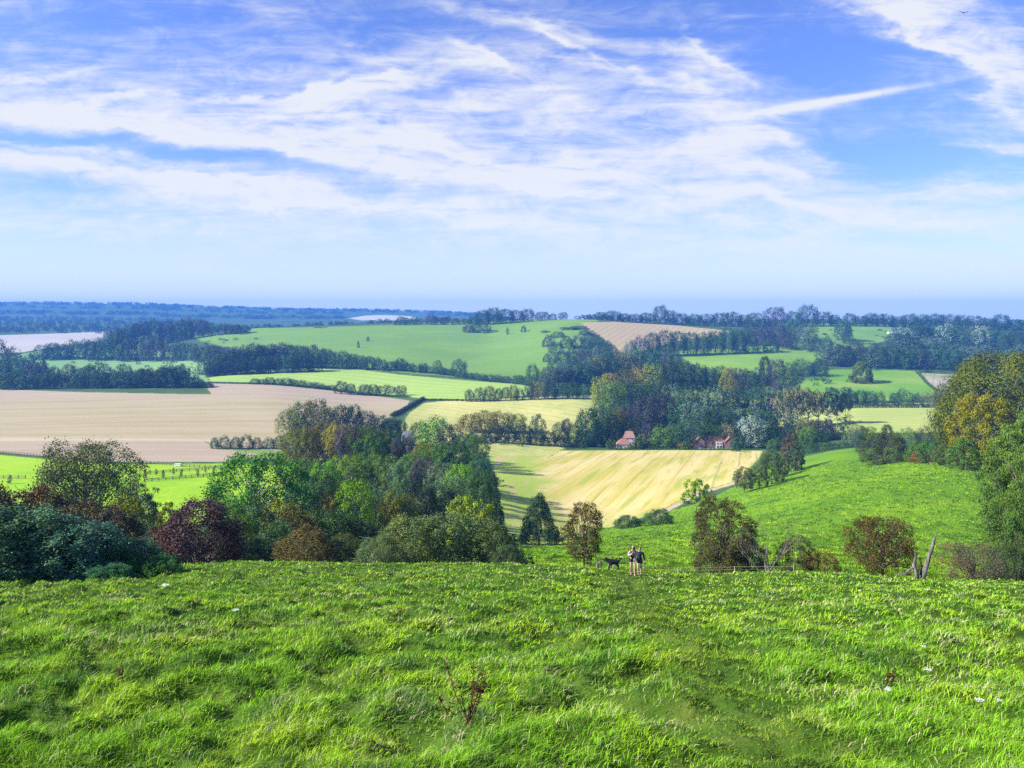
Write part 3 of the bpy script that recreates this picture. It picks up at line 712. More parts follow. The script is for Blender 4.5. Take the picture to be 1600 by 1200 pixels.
G('918,640,570,44,dR;940,635,575,50,dR;962,640,575,36,vR;978,634,585,30,pR;958,658,568,40,kR;995,655,575,28,kR;1013,664,565,26,pR', 'in the dark oaks round the cottages', 'the pale stubble field', 'dark oaks round the cottages', seed=33)
G('1034,668,42,lR;1055,663,40,gR;1078,656,44,bR;1098,660,34,gR;1118,664,28,dR;1136,664,30,mR;1152,668,24,kR;1173,652,44,sR;1192,668,28,dR', 'in the garden rank beside the manor', 'the cottages', 'garden rank beside the manor', Y=556, seed=34)
G('1150,690,16,dB;1208,686,24,gB;1222,680,26,dB;1245,676,26,gB;1262,668,30,lR;1280,672,30,dR', 'along the hedge past the manor drive', 'the manor', 'hedge past the manor drive', Y=530, seed=35)
G('1200,648,600,36,dR;1222,650,600,36,dR;1245,652,590,34,dR;1262,655,570,40,vR;1285,656,570,36,pR;1305,664,570,30,dR;1340,664,560,30,mR', 'in the dark rank before the meadow strip', 'the silvery tree', 'dark rank before the meadow strip', seed=36)
G('1268,690,24,dB;1285,692,24,gB;1300,691,22,dB;1320,690,22,gB;1332,672,26,eR;1348,668,22,gR;1360,668,22,yR;1386,662,22,kT', 'in the hedge at the top of the bright slope', 'the manor drive', 'hedge at the top of the bright slope', Y=470, seed=37)
G('1418,669,26,yB;1445,668,28,vB;1465,670,28,mB;1400,676,20,gB', 'in the olive hedge beyond the round thicket', 'the thicket', 'olive hedge beyond the thicket', Y=520, seed=38)
G('1330,611,800,22,dR;1345,610,800,22,dR;1360,612,800,24,bR;1375,613,800,20,gB;1412,609,800,32,gB;1398,614,800,22,dB;1432,614,800,20,eB;1450,613,800,22,mB;1475,604,800,34,pB', 'in the hedge below the single round tree', 'the dark pines', 'hedge below the single round tree', seed=39)
ROW('in the wood above the single round tree field', 'the hill pasture', 'wood above the round tree field', [(1290,538,1230),(1340,540,1220),(1400,545,1200),(1450,545,1200),(1500,552,1180)], 16, 34, 'bdbep', 'RRB', 41)
ROW('in the blue wood under the skyline', 'the upper pasture', 'blue wood under the skyline', [(1395,518,1500),(1440,505,1600),(1500,512,1550),(1600,515,1500)], 14, 36, 'bdbs', 'RRB', 42)
ROW('in the scrubby slope above the chalk field', 'the pale tan field', 'scrub above the chalk field', [(1400,535,1330),(1460,530,1380),(1520,545,1330),(1620,540,1350)], 14, 34, 'ebesd', 'BBR', 43)
# --- trees behind the golden field
G('735,648,44,oR;758,643,44,oR;782,644,44,oR;806,647,36,yR', 'in the golden poplar clump', 'the sunlit lawn', 'golden poplar clump', Y=625, seed=44)
G('840,646,24,bT', 'beside the golden poplars', 'the poplars', 'green tree beside the poplars', Y=600, seed=45)
G('748,672,36,kR;775,662,26,kT;795,664,26,kT;818,665,28,kR;838,670,28,dR;858,674,28,kR;876,660,26,dR;885,655,18,pR;900,663,30,gR;890,680,26,pB;920,674,30,bR;912,684,28,dB;936,686,24,dB;948,690,20,dB', 'in the dark screen at the back of the golden field', 'the wood corner', 'dark screen behind the golden field', Y=560, seed=46)
G('990,697,20,dB;1005,698,18,gB;1020,698,18,dB', 'in the low hedge below the cottages', 'the cottages', 'low hedge below the cottages', Y=545, seed=47)
G('335,684,16,eB;350,682,24,dB;368,683,18,dB;385,681,30,dB;402,684,20,dB;420,684,24,bB;436,682,24,dB', 'in the hedge clump biting into the ploughed field', 'its tip', 'hedge clump in the ploughed field', Y=495, seed=48)
G('452,642,560,40,yR;472,630,565,44,yR;495,626,565,46,vR;512,640,540,34,vR', 'in the thin leaved poplar group by the ploughed field', 'the ploughed field', 'thin leaved poplars by the ploughed field', seed=49)
G('532,634,36,kR;552,634,34,dR;572,644,34,kR;592,650,34,dR;612,654,30,kR;626,657,22,dR', 'in the dark belt behind the beeches', 'the thin poplars', 'dark belt behind the beeches', Y=560, seed=50)
G('655,660,440,34,gR;682,654,430,52,lR;705,664,420,36,pR;728,676,410,34,dR;745,680,400,34,gR', 'in the green group beside the white cottage', 'the cottage', 'green group beside the white cottage', seed=51)
# --- the central wood, back to front
G('462,672,360,48,yR;475,668,350,53,vR;505,661,360,58,vR;528,662,350,48,oR;545,664,340,53,pR;566,664,345,53,gR;590,672,350,53,vR;612,672,350,48,dR;628,682,340,36,pR;580,678,330,48,gR', 'in the autumn beech rank of the central wood', 'the ploughed field', 'autumn beeches of the central wood', seed=52)
G('665,690,330,48,vR;690,692,320,53,gR;712,690,320,58,dR;735,706,310,56,dR;750,716,290,48,bR;762,738,270,43,kR;648,706,300,48,gR', 'in the shaggy rank by the golden field', 'the white cottage', 'shaggy rank by the golden field', seed=53)
G('478,715,250,53,gR;505,722,240,53,lR;540,712,260,61,lR;575,708,270,61,gR;605,712,260,61,gR;630,720,250,53,eR;660,716,250,53,pR;690,722,230,61,eR;720,726,220,61,lR;750,738,210,56,dR', 'in the middle rank of the central wood', 'the paddock', 'middle rank of the central wood', seed=54)
G('470,755,165,73,eR;500,740,175,68,dR;515,768,150,56,vR;555,752,150,78,lR;590,762,160,61,eR;620,768,150,61,vR;655,758,165,78,kR;688,760,170,73,kR;705,742,185,61,eR', 'in the rounded rank of the central wood', 'the paddock', 'rounded rank of the central wood', seed=55)
G('372,800,95,73,gB;405,790,100,85,bB;440,780,105,85,vB;470,800,92,73,vB;505,795,100,73,dB;535,800,95,73,dB;565,812,90,73,kB;590,800,98,61,dB;440,815,82,73,bB;610,788,105,68,vB', 'in the shrubs behind the brow', 'the purple bush', 'shrubs behind the brow', seed=56)
# ------------------------------------------------------------------ near trees and shrubs, each built for its place
def near_plant(name, cat, label, px, Y, top, w, shape, seed, nb_, nl, leaf, colr, nlimb=20, r0=0.022, base_h=0.12, bark=None, group=None, rz=0.0, **kw):
    key = f'near{seed}'
    p0 = at(px, Y); kw.setdefault('aniso', min(2.6, 0.9*(w/F*Y)/max(-(top-HY)/F*Y-p0.z, .5)))
    kw.setdefault('rb', (0.06, 0.12)); kw.setdefault('fill', 0.45); nb_ = int(nb_*1.25); nl = int(nl*1.35); leaf = leaf*0.86
    proto(key, shape, seed, nb_, nl, leaf, r0=r0, nlimb=nlimb, base_h=base_h, bark=bark, **kw)
    cme, tme, shp = PROTO[key]
    p = at(px, Y); h = -(top-HY)/F*Y-p.z; W = w/F*Y
    t = empty(name, p, rz); tag(t, label, cat, group)
    c = bpy.data.objects.new('crown' if shape != 'bush' else 'foliage', cme); c.scale = (W, W, h); c.color = (*colr, 1); link(c, t)
    s = bpy.data.objects.new('trunk' if shape != 'bush' else 'stems', tme); s.scale = (W, W, h); link(s, t)
    return t
TEAL = (0.065,0.135,0.10); DKTEAL = (0.042,0.10,0.062)
NP = near_plant
# gorse bank
for i, (px, Y, top, w, c, lb) in enumerate([
 (-40, 37, 794, 230, TEAL, 'blue green gorse bush cut by the edge of the view'),
 (52, 38, 799, 180, TEAL, 'tallest blue green gorse bush, spiky, on the near grass brow'),
 (128, 38, 820, 160, TEAL, 'blue green gorse bush in the middle of the gorse bank'),
 (188, 39, 848, 140, DKTEAL, 'lower gorse bush with a dead stalk poking out of its top'),
 (232, 38.5, 872, 100, (0.04,0.12,0.04), 'small greener gorse bush at the tip of the gorse bank'),
 (165, 36.5, 884, 90, (0.045,0.12,0.06), 'dark low gorse bush in front of the gorse bank')]):
    NP('gorse_bush', 'shrub', lb, px, Y, top, w, 'bush', 500+i, 120, 16000, 0.016, c, group='gorse bank', jit=0.9, rb=(0.05,0.10), nlimb=24, r0=0.012)
NP('dead_stalk_bush','shrub','thin grey dead bramble sticking up beyond the gorse bank',192,41,836,50,'bush',510,12,500,0.016,(0.12,0.10,0.07),nlimb=12,r0=0.012,jit=1)
# dark brown scrub behind the gorse
for i, (px, Y, top, w, c, lb) in enumerate([
 (-30, 70, 748, 150, (0.075,0.055,0.055), 'purple brown thorn scrub at the edge of the view behind the gorse'),
 (60, 72, 756, 130, (0.085,0.06,0.05), 'brown thorn scrub under the grey twiggy tree'),
 (125, 68, 776, 110, (0.10,0.085,0.05), 'brownish scrub behind the middle of the gorse bank'),
 (180, 66, 790, 100, (0.06,0.05,0.045), 'very dark scrub with yellowish leaf tips behind the gorse tip'),
 (195, 90, 768, 90, (0.13,0.15,0.035), 'yellow green leafed bush tucked behind the dark scrub'),
 (228, 110, 766, 70, (0.04,0.07,0.05), 'dark bush below the paddock beside the twiggy tree'),
 (262, 105, 778, 50, (0.11,0.13,0.035), 'olive bush between the paddock and the purple bush')]):
    NP('thorn_scrub', 'shrub', lb, px, Y, top, w, 'bush', 520+i, 90, 11000, 0.015, c, group='thorn scrub behind the gorse', jit=0.9, rb=(0.05,0.13), nlimb=26, r0=0.012)
NP('twiggy_tree','tree','big grey twiggy tree with thin leaves and bare spreading limbs beyond the gorse',135,140,686,170,'thorn',540,120,32000,0.0085,(0.10,0.125,0.065),nlimb=90,r0=0.018,base_h=0.05,bark=BARK,jit=1.0,rb=(0.06,0.13),fill=0.2)
NP('twiggy_tree','tree','smaller grey green tree joined to the right flank of the twiggy tree'.replace('right flank','paddock side'),212,135,745,70,'thorn',541,50,5200,0.013,(0.09,0.14,0.06),nlimb=40,bark=PALEBARK,jit=1.0)
NP('ash_tree','tree','broad bright green ash tree with visible pale branches below the ploughed field',402,150,702,140,'round',542,110,17000,0.0125,(0.065,0.165,0.035),nlimb=60,r0=0.02,base_h=0.1,bark=PALEBARK,jit=0.7,fill=0.45)
NP('ash_tree','tree','low green tree crowding the foot of the broad ash',365,120,780,90,'round',543,80,9000,0.015,(0.05,0.125,0.03),nlimb=30)
NP('purple_thorn','shrub','large dark purple thorn bush standing on the brow',312,62,779,150,'bush',550,120,20000,0.0135,(0.060,0.040,0.055),nlimb=40,r0=0.012,jit=0.95,rb=(0.05,0.12),group='purple thorn bushes')
NP('purple_thorn','shrub','smaller reddish purple bush between the gorse and the large purple thorn',247,60,829,90,'bush',551,80,9000,0.017,(0.075,0.042,0.050),nlimb=26,r0=0.012,jit=0.95,rb=(0.06,0.13),group='purple thorn bushes')
NP('purple_thorn','shrub','reddish wisp of bush behind the smaller purple bush',272,75,806,70,'bush',552,60,5000,0.018,(0.09,0.05,0.045),nlimb=22,jit=0.95,group='purple thorn bushes')
for i, (px, Y, top, w, c, lb) in enumerate([
 (400, 66, 838, 80, (0.05,0.10,0.06), 'blue green bush on the brow next to the large purple thorn'),
 (375, 75, 806, 60, (0.10,0.16,0.035), 'light green bush peeping over the purple thorn'),
 (432, 70, 812, 70, (0.045,0.095,0.05), 'dark teal bush behind the brown tipped hawthorn bush'),
 (480, 58, 828, 110, (0.085,0.075,0.035), 'brown tipped hawthorn bush spreading on the brow'),
 (535, 60, 836, 80, (0.05,0.075,0.035), 'dark olive bush between hawthorn bush and willow thicket'),
 (455, 86, 790, 90, (0.085,0.095,0.035), 'olive brown bush rising behind the hawthorn bush'),
 (520, 88, 800, 90, (0.04,0.085,0.04), 'dark green bush in the gap above the brow')]):
    NP('brow_bush', 'shrub', lb, px, Y, top, w, 'bush', 560+i, 90, 11000, 0.0155, c, group='bushes along the brow', jit=0.8, rb=(0.05,0.13), nlimb=24, r0=0.012)
for i, (px, Y, top, w, c, lb) in enumerate([
 (590, 57, 842, 90, (0.085,0.13,0.065), 'low end bush of the grey green willow thicket'),
 (640, 60, 806, 120, (0.09,0.14,0.065), 'grey green willow bush, first tall one of the thicket'),
 (700, 61, 802, 120, (0.085,0.135,0.07), 'grey green willow bush in the middle of the thicket'),
 (760, 61, 814, 100, (0.095,0.14,0.06), 'grey green willow bush at the field end of the thicket'),
 (795, 59, 850, 50, (0.06,0.09,0.045), 'small dark bush ending the willow thicket')]):
    NP('willow_bush', 'shrub', lb, px, Y, top, w, 'bush', 570+i, 110, 17000, 0.0125, c, group='willow thicket', jit=0.9, rb=(0.05,0.12), nlimb=40, r0=0.010, bark=PALEBARK)
NP('yellow_willow','tree','yellow green rounded tree showing above the willow thicket',733,78,768,74,'round',580,80,10000,0.016,(0.17,0.23,0.05),nlimb=24)
NP('round_tree','tree','broad round dark tree standing alone with a long shadow in the open green field',1346,1042,566,41,'bush',641,60,9000,0.02,(0.075,0.10,0.025))
NP('dark_conifer','tree','narrow dark conifer between the willow thicket and the golden field',778,120,768,46,'cone',581,110,9000,0.015,(0.025,0.05,0.035),jit=0.8,rb=(0.05,0.10))
NP('yew_tree','tree','broad dark yew with feathery edges in front of the golden field',843,190,768,84,'cone',582,150,17000,0.0125,(0.030,0.062,0.032),jit=0.8,rb=(0.05,0.11))
NP('hawthorn_tree','tree','round topped reddish hawthorn with a straight dark trunk beside the walkers',912,66,781,78,'thorn',583,80,6500,0.0145,(0.062,0.056,0.028),nlimb=46,r0=0.021,base_h=0.22,jit=0.9,fill=0.2,rb=(0.05,0.12),group='hawthorns on the brow')
NP('dark_shrub','shrub','low spreading dark shrub at the near corner of the golden field',982,238,808,54,'bush',584,50,6000,0.02,(0.035,0.075,0.03),group='shrubs at the field corner')
NP('dark_shrub','shrub','rounder dark shrub with a shadow at the near corner of the golden field',1030,242,796,48,'bush',585,50,6000,0.02,(0.04,0.085,0.035),group='shrubs at the field corner')
NP('field_maple','tree','small bright green tree on a thin trunk at the track side',1087,262,746,38,'flat',586,36,5200,0.022,(0.15,0.27,0.03),nlimb=16,r0=0.028,base_h=0.35)
NP('dark_shrub','shrub','little scruffy shrub right behind the small bright green tree'.replace('right behind','just past'),1110,270,764,20,'bush',587,24,1800,0.03,(0.10,0.12,0.04))
NP('hawthorn_tree','tree','tall brown hawthorn leaning against the dead grey tree',1128,63,778,98,'thorn',588,90,11500,0.013,(0.058,0.058,0.028),nlimb=40,base_h=0.1,jit=0.9,rb=(0.05,0.12),group='hawthorns on the brow')
NP('thorn_scrub','shrub','brown leafed skirt of scrub under the tall brown hawthorn',1118,61.5,848,86,'bush',589,60,6500,0.016,(0.06,0.06,0.028),nlimb=24,jit=0.9)
NP('thorn_scrub','shrub','dark scrub at the foot of the dead grey tree',1168,64,842,80,'bush',590,60,6500,0.016,(0.05,0.06,0.035),nlimb=30,jit=0.9)
NP('thorn_scrub','shrub','dark thorn bush on the far side of the dead grey tree',1245,62,836,70,'bush',591,60,5600,0.017,(0.055,0.075,0.04),nlimb=40,r0=0.014,jit=0.9)
NP('thorn_scrub','shrub','low brownish bush at the end of the thorn clump',1284,61,862,56,'bush',592,50,5000,0.019,(0.10,0.08,0.04),nlimb=24,jit=0.9)
NP('hawthorn_tree','tree','wide rusty hawthorn tree beside the split dead trunk',1377,58,806,104,'thorn',593,95,11000,0.0125,(0.060,0.040,0.024),nlimb=46,r0=0.022,base_h=0.15,jit=0.9,fill=0.25,rb=(0.05,0.12),group='hawthorns on the brow')
NP('thorn_scrub','shrub','grey tangled thorn bush between the split trunk and the big ivy clad tree',1520,54,850,92,'thorn',594,70,8000,0.0135,(0.085,0.08,0.065),nlimb=50,r0=0.022,jit=1.0)
# dead grey tree: recursive bare branches
def branch(mb, p, d, ln, r, depth, rr, mi=0):
    q = p; pts = [p]; rad = [r]
    for i in range(3):
        d = (d+Vector((rr.uniform(-.28,.28), rr.uniform(-.28,.28), rr.uniform(-.12,.22)))).normalized()
        q = q+d*ln/3; pts.append(q); rad.append(r*(1-0.22*(i+1)))
    mb.tube(pts, rad, 5 if depth > 1 else 3, mi, depth > 2)
    if depth == 0: return
    for _ in range(rr.choice([2,3,3])):
        k = rr.choice([1,2,3,3]); nd = (d*0.8+Vector((rr.uniform(-1,1), rr.uniform(-1,1), rr.uniform(-.3,.8)))).normalized()
        branch(mb, pts[k], nd, ln*rr.uniform(.55,.8), rad[k]*.6, depth-1, rr, mi)
mb = MB(); rr = random.Random(5)
for k in range(6):
    a = k*1.3; branch(mb, Vector((rr.uniform(-.4,.4), rr.uniform(-.3,.3), -0.2)), Vector((math.cos(a)*.7, math.sin(a)*.4, 1)).normalized(), 3.0, 0.075, 5, rr)
o = mb.build('dead_tree', DEADWOOD, loc=at(1195, 58.5)); tag(o, 'bare pale grey dead tree with tangled branches in the thorn clump', 'tree')
# split dead trunk
t = empty('tree_snag', at(1443, 52)); tag(t, 'split weathered grey dead trunk with one tall leaning spike', 'dead tree')
mb = MB(); u = 52/F
mb.tube([(0.5*0-3*u,0,-.3),(2*u,0,14*u),(9*u,0,38*u),(15*u,0,55*u),(19*u,0,69*u)], [4.08*u,3.81*u,3.13*u,2.45*u,0.88*u], 8)
mb.tube([(19*u,0,68*u),(20*u,0,73*u)], [1.09*u,0.20*u], 5); mb.build('leaning_spike', DEADWOOD, t, True)
mb = MB(); mb.tube([(-9*u,0,-.3),(-12*u,0,12*u),(-15*u,0,22*u),(-11*u,0.1,34*u),(-12*u,0.1,46*u)], [4.42*u,3.74*u,3.06*u,2.04*u,0.41*u], 8)
mb.tube([(-15*u,0,20*u),(-24*u,0,14*u),(-30*u,0,6*u)], [2.04*u,1.63*u,0.82*u], 6); mb.build('broken_stem', DEADWOOD, t, True)
mb = MB(); mb.tube([(-4*u,.1,6*u),(-1*u,.1,20*u),(-2*u,.1,33*u)], [1.36*u,0.82*u,0.20*u], 5); mb.tube([(-8*u,.1,5*u),(-5*u,.1,24*u)], [1.02*u,0.20*u], 5)
mb.tube([(-42*u,0,8*u),(-20*u,0,9*u)], [0.82*u,1.02*u], 5); mb.build('splinter', DEADWOOD, t, True)
# big trees at the edge
NP('beech_tree','tree','huge olive gold beech at the edge of the view above the hillside',1580,262,552,205,'round',600,170,52000,0.0085,(0.058,0.085,0.022),nlimb=40,jit=0.4,fill=0.65,rb=(0.06,0.12),rz=1.0)
NP('beech_tree','tree','golden yellow crown added as the sunlit side of the huge olive gold beech',1532,238,606,84,'round',606,100,13000,0.014,(0.13,0.135,0.022),nlimb=24)  # extra crown, its gold colour stands for the big beech's lit side
NP('beech_tree','tree','dark green tree joining the huge golden beech',1492,275,612,60,'round',601,100,12000,0.013,(0.07,0.095,0.025),nlimb=24)
NP('ivy_clad_tree','tree','tall bushy grey green tree rising beside the grazed hillside',1600,78,640,120,'tall',602,130,32000,0.009,(0.085,0.14,0.045),nlimb=30,jit=0.8,rb=(0.05,0.11),rz=0.4)
NP('ivy_clad_tree','tree','lower leafy green tree in front of the tall grey green one',1578,68,760,110,'bush',603,120,24000,0.0105,(0.065,0.115,0.035),nlimb=30,jit=0.85,rb=(0.05,0.11))
NP('thorn_scrub','shrub','dark undergrowth bush below the leafy edge tree',1590,57,850,100,'bush',604,80,12000,0.014,(0.05,0.08,0.03),nlimb=30,jit=0.9)
NP('ivy_clad_tree','tree','tall leafy tree at the very edge behind the grey green one',1670,95,600,150,'round',605,110,16000,0.012,(0.06,0.105,0.04),nlimb=24)
# shrubs on the far edge of the hillside
for i, (px, Y, top, w, c, lb, nm, sh) in enumerate([
 (1384, 300, 677, 82, (0.05,0.065,0.035), 'large rounded dark thicket on the edge of the hillside', 'thicket', 'bush'),
 (1432, 268, 692, 40, (0.055,0.11,0.03), 'green bush between the thicket and the brown scrub', 'hillside_bush', 'bush'),
 (1455, 255, 686, 50, (0.05,0.10,0.03), 'dark green bush below the bright strip of field', 'hillside_bush', 'bush'),
 (1478, 245, 694, 46, (0.06,0.09,0.035), 'olive bush under the golden beech', 'hillside_bush', 'bush'),
 (1506, 235, 684, 50, (0.07,0.13,0.035), 'light green bush under the golden beech', 'hillside_bush', 'bush'),
 (1440, 258, 706, 34, (0.14,0.09,0.045), 'low rusty brown scrub at the hillside fence', 'hillside_bush', 'bush'),
 (1206, 300, 703, 44, (0.05,0.085,0.03), 'dark green tree at the corner of golden field and hillside', 'hedgerow_tree', 'tall'),
 (1236, 335, 672, 34, (0.08,0.07,0.055), 'purplish tree behind the dark tree at the field corner', 'hedgerow_tree', 'tall'),
 (1245, 330, 690, 30, (0.04,0.075,0.045), 'dark ivy covered tree beside the bright slope', 'hedgerow_tree', 'tall'),
 (1163, 290, 729, 36, (0.10,0.12,0.06), 'small grey green tree beside the end of the chalky track', 'hedgerow_tree', 'thorn'),
 (1186, 290, 727, 30, (0.07,0.11,0.035), 'small green tree below the dark corner tree', 'hedgerow_tree', 'thorn'),
 (1222, 320, 705, 26, (0.06,0.10,0.05), 'slender green tree filling the hedge corner', 'hedgerow_tree', 'tall')]):
    NP(nm, 'shrub' if sh == 'bush' else 'tree', lb, px, Y, top, w, sh, 620+i, 50 if w < 60 else 90, 5000 if w < 60 else 14000, 0.021 if w < 60 else 0.0145, c, jit=0.6, group='bushes on the hillside edge' if nm == 'hillside_bush' else None)
o = NP('rush_tuft','plant','spiky dark green rush tuft on the brow below the yew',825,60,866,30,'bush',640,20,1200,0.03,(0.05,0.10,0.04),nlimb=16,r0=0.01,jit=0.3)

for px, Y, top, w, c, lb in [(956,546,686,18,(0.05,0.09,0.03),'small dark bush at the gable of the white walled cottage'),(996,545,684,26,(0.04,0.08,0.03),'dark green bush between the cottages and the manor'),(1004,548,676,24,(0.06,0.10,0.04),'taller green bush behind the low hedge by the cottages'),(1070,543,690,20,(0.06,0.12,0.03),'green bush in front of the outbuilding'),(1152,546,682,24,(0.045,0.09,0.035),'dark garden bush against the gable end of the manor')]:
    NP('garden_bush','shrub',lb,px,Y,top,w,'bush',int(660+px),30,2600,0.03,c)
# far woods that read as one mass: merged crowns
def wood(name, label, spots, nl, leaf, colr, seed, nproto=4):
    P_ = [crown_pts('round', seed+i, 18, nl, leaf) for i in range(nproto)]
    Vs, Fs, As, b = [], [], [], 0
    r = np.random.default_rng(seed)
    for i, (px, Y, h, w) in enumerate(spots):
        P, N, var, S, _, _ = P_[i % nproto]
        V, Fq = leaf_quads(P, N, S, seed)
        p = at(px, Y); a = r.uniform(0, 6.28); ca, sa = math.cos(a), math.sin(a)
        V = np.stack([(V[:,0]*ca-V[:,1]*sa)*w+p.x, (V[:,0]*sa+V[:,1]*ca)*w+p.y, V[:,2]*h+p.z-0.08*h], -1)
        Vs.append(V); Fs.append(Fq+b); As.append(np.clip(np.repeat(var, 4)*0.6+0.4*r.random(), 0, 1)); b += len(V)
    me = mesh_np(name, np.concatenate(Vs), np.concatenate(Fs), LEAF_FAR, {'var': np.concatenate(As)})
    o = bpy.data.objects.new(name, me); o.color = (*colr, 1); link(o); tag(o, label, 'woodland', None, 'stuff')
r = np.random.default_rng(3)
sp = [(float(r.uniform(-120, 240+80*(y > 3300))), float(y), float(r.uniform(12, 20)), float(r.uniform(14, 26))) for y in r.uniform(2450, 4200, 600)]
sp = [s for s in sp if not (s[0] > 170 and s[1] < 2700)]
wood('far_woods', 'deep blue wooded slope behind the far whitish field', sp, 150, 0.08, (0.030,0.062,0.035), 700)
sp = []
for y0, n in ((4700, 240), (5300, 240), (5800, 260), (6220, 420)):
    for _ in range(n): sp.append((float(r.uniform(-150, 900 if y0 > 5200 else 620)), float(y0*r.uniform(.97,1.03)), float(r.uniform(12, 22)), float(r.uniform(25, 65))))
sp = [q for q in sp if not (535 < q[0] < 665 and 4400 < q[1] < 5600)]
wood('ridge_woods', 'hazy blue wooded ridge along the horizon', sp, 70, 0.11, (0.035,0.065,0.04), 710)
sp = [(float(r.uniform(240, 760)), float(r.uniform(2150, 3000)), float(r.uniform(10, 17)), float(r.uniform(14, 28))) for _ in range(260)]
wood('valley_woods', 'blue woods in the valley hidden behind the big pasture', sp, 130, 0.085, (0.032,0.062,0.036), 720)
sp = [(float(r.uniform(900, 1750)), float(r.uniform(1930, 2300)), float(r.uniform(11, 16)), float(r.uniform(16, 28))) for _ in range(200)]
wood('skyline_woods', 'dark continuous woodland behind the skyline trees', sp, 150, 0.08, (0.03,0.06,0.034), 730)
# undergrowth between the trees of the woods
def scrub(name, label, regions, colr, seed, nl=90, leaf=0.10):
    r = np.random.default_rng(seed); sp = []
    for (px0, px1, y0, y1, n, h0, h1) in regions:
        for _ in range(n):
            Y = math.exp(r.uniform(math.log(y0), math.log(y1))); h = r.uniform(h0, h1)
            sp.append((float(r.uniform(px0, px1)), float(Y), float(h), float(h*r.uniform(1.4, 2.4))))
    wood(name, label, sp, nl, leaf, colr, seed)
scrub('undergrowth', 'low dark undergrowth filling the gaps between the village and hill trees',
  [(850,1330,850,1150,170,3,7),(940,1330,560,690,140,2,5),(1290,1620,1150,1800,200,3,7),(60,400,1130,1800,120,3,6),(1150,1290,1380,1800,80,3,6),(740,960,548,600,50,2,4)], (0.034,0.066,0.03), 740)
scrub('bramble_undergrowth', 'dark bramble undergrowth between the trees of the central wood',
  [(450,770,200,370,150,2,5),(-150,330,72,140,120,1.5,3),(330,790,68,200,230,1.5,4),(640,760,370,560,60,2,4),(440,640,380,560,60,2,5)], (0.036,0.075,0.03), 741, 260, 0.06)
# clipped hedges
def hedge(name, label, pts, h, w, colr, seed):
    r = np.random.default_rng(seed); sp = []
    for a, b in zip(pts, pts[1:]):
        A, B = at(*a), at(*b); n = max(2, int((B-A).length/(w*0.45)))
        for i in range(n):
            t = (i+r.random())/n; Y = a[1]+(b[1]-a[1])*t; x = A.x+(B.x-A.x)*t
            sp.append((800+x*F/Y, Y, h*r.uniform(.85,1.15), w*r.uniform(.9,1.2)))
    P_ = [crown_pts('bush', seed+i, 14, 110, 0.11) for i in range(3)]; Vs, Fs, As, b = [], [], [], 0
    for i, (px, Y, hh, ww) in enumerate(sp):
        P, N, var, S, _, _ = P_[i % 3]; V, Fq = leaf_quads(P, N, S, seed); p = at(px, Y)
        Vs.append(V*np.array([ww, ww, hh])+np.array([p.x, p.y, p.z])); Fs.append(Fq+b); As.append(np.repeat(var, 4)); b += len(V)
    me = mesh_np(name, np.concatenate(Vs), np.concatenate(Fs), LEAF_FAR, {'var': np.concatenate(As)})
    o = bpy.data.objects.new(name, me); o.color = (*colr, 1); link(o); tag(o, label, 'hedge')
hedge('hedge', 'thick dark hedge running diagonally between ploughed field and pale stubble field', [(612,hitY(612,651,90)),(640,hitY(640,637,90)),(662,hitY(662,624,90))], 3.6, 4.5, (0.04,0.075,0.03), 750)
hedge('hedge', 'thin low hedge between the pale stubble field and pale green field', [(662,840),(730,820),(780,815)], 2.2, 4, (0.04,0.08,0.03), 751)
hedge('hedge', 'narrow hedge edging the field of the single round tree beside the chalk field', [(1432,hitY(1432,581,90)),(1447,hitY(1447,598,90)),(1464,hitY(1464,611,90))], 3.0, 4, (0.10,0.17,0.05), 752)
hedge('hedge', 'low dark hedge along the meadow strip below the round tree field', [(1330,775),(1400,775),(1485,775)], 2.5, 5, (0.035,0.06,0.03), 753)
hedge('hedge', 'low ragged hedge between pale green field and ploughed field', [(335,970),(400,955),(520,935),(640,880)], 1.8, 4, (0.05,0.09,0.035), 754)
hedge('hedge', 'low garden hedge along the golden field in front of manor and cottages', [(960,541),(1060,541),(1190,541)], 1.3, 2.2, (0.06,0.12,0.03), 755)
# ------------------------------------------------------------------ buildings
def brick_mat(name, c1, c2, mortar):
    m, nb, out = new_mat(name)
    tc = nb.n('ShaderNodeTexCoord'); b = nb.n('ShaderNodeTexBrick')
    v = nb.mapping(tc.outputs['Object'], rot=(math.radians(90),0,0)); nb.nt.links.new(v, b.inputs[0])
    for i, c in ((1,c1),(2,c2),(3,mortar)): b.inputs[i].default_value = (*c, 1)
    b.inputs['Scale'].default_value = 2.0
    col = nb.mix(nb.math('MULTIPLY', nb.noise(tc.outputs['Object'], 0.8, 3), 0.5), b.outputs[0], c1)
    bsdf(nb, out, col, 0.9, 0.1); return m
BRICK = brick_mat('red_brick', (0.34,0.15,0.11), (0.26,0.12,0.09), (0.35,0.28,0.24))
TILE = noisy_mat('clay_roof_tiles', (0.24,0.11,0.08), (0.34,0.18,0.13), 3.0, 0.85, 0.1, 0.4, stretch=(1,1,4))
PINKTILE = noisy_mat('weathered_roof_tiles', (0.30,0.17,0.14), (0.40,0.25,0.20), 3.0, 0.85, 0.1, 0.4, stretch=(1,1,4))
RENDERW = noisy_mat('cream_render', (0.66,0.60,0.52), (0.76,0.72,0.66), 1.2, 0.9, 0.1)
WHITE = noisy_mat('white_paint', (0.72,0.72,0.70), (0.80,0.80,0.78), 2.0, 0.5, 0.3)
SLATE = noisy_mat('grey_slate', (0.16,0.16,0.18), (0.26,0.25,0.27), 3.0, 0.7, 0.2)
GLASS, nb, out = new_mat('window_glass'); bsdf(nb, out, (0.03,0.04,0.05), 0.1, 0.6)

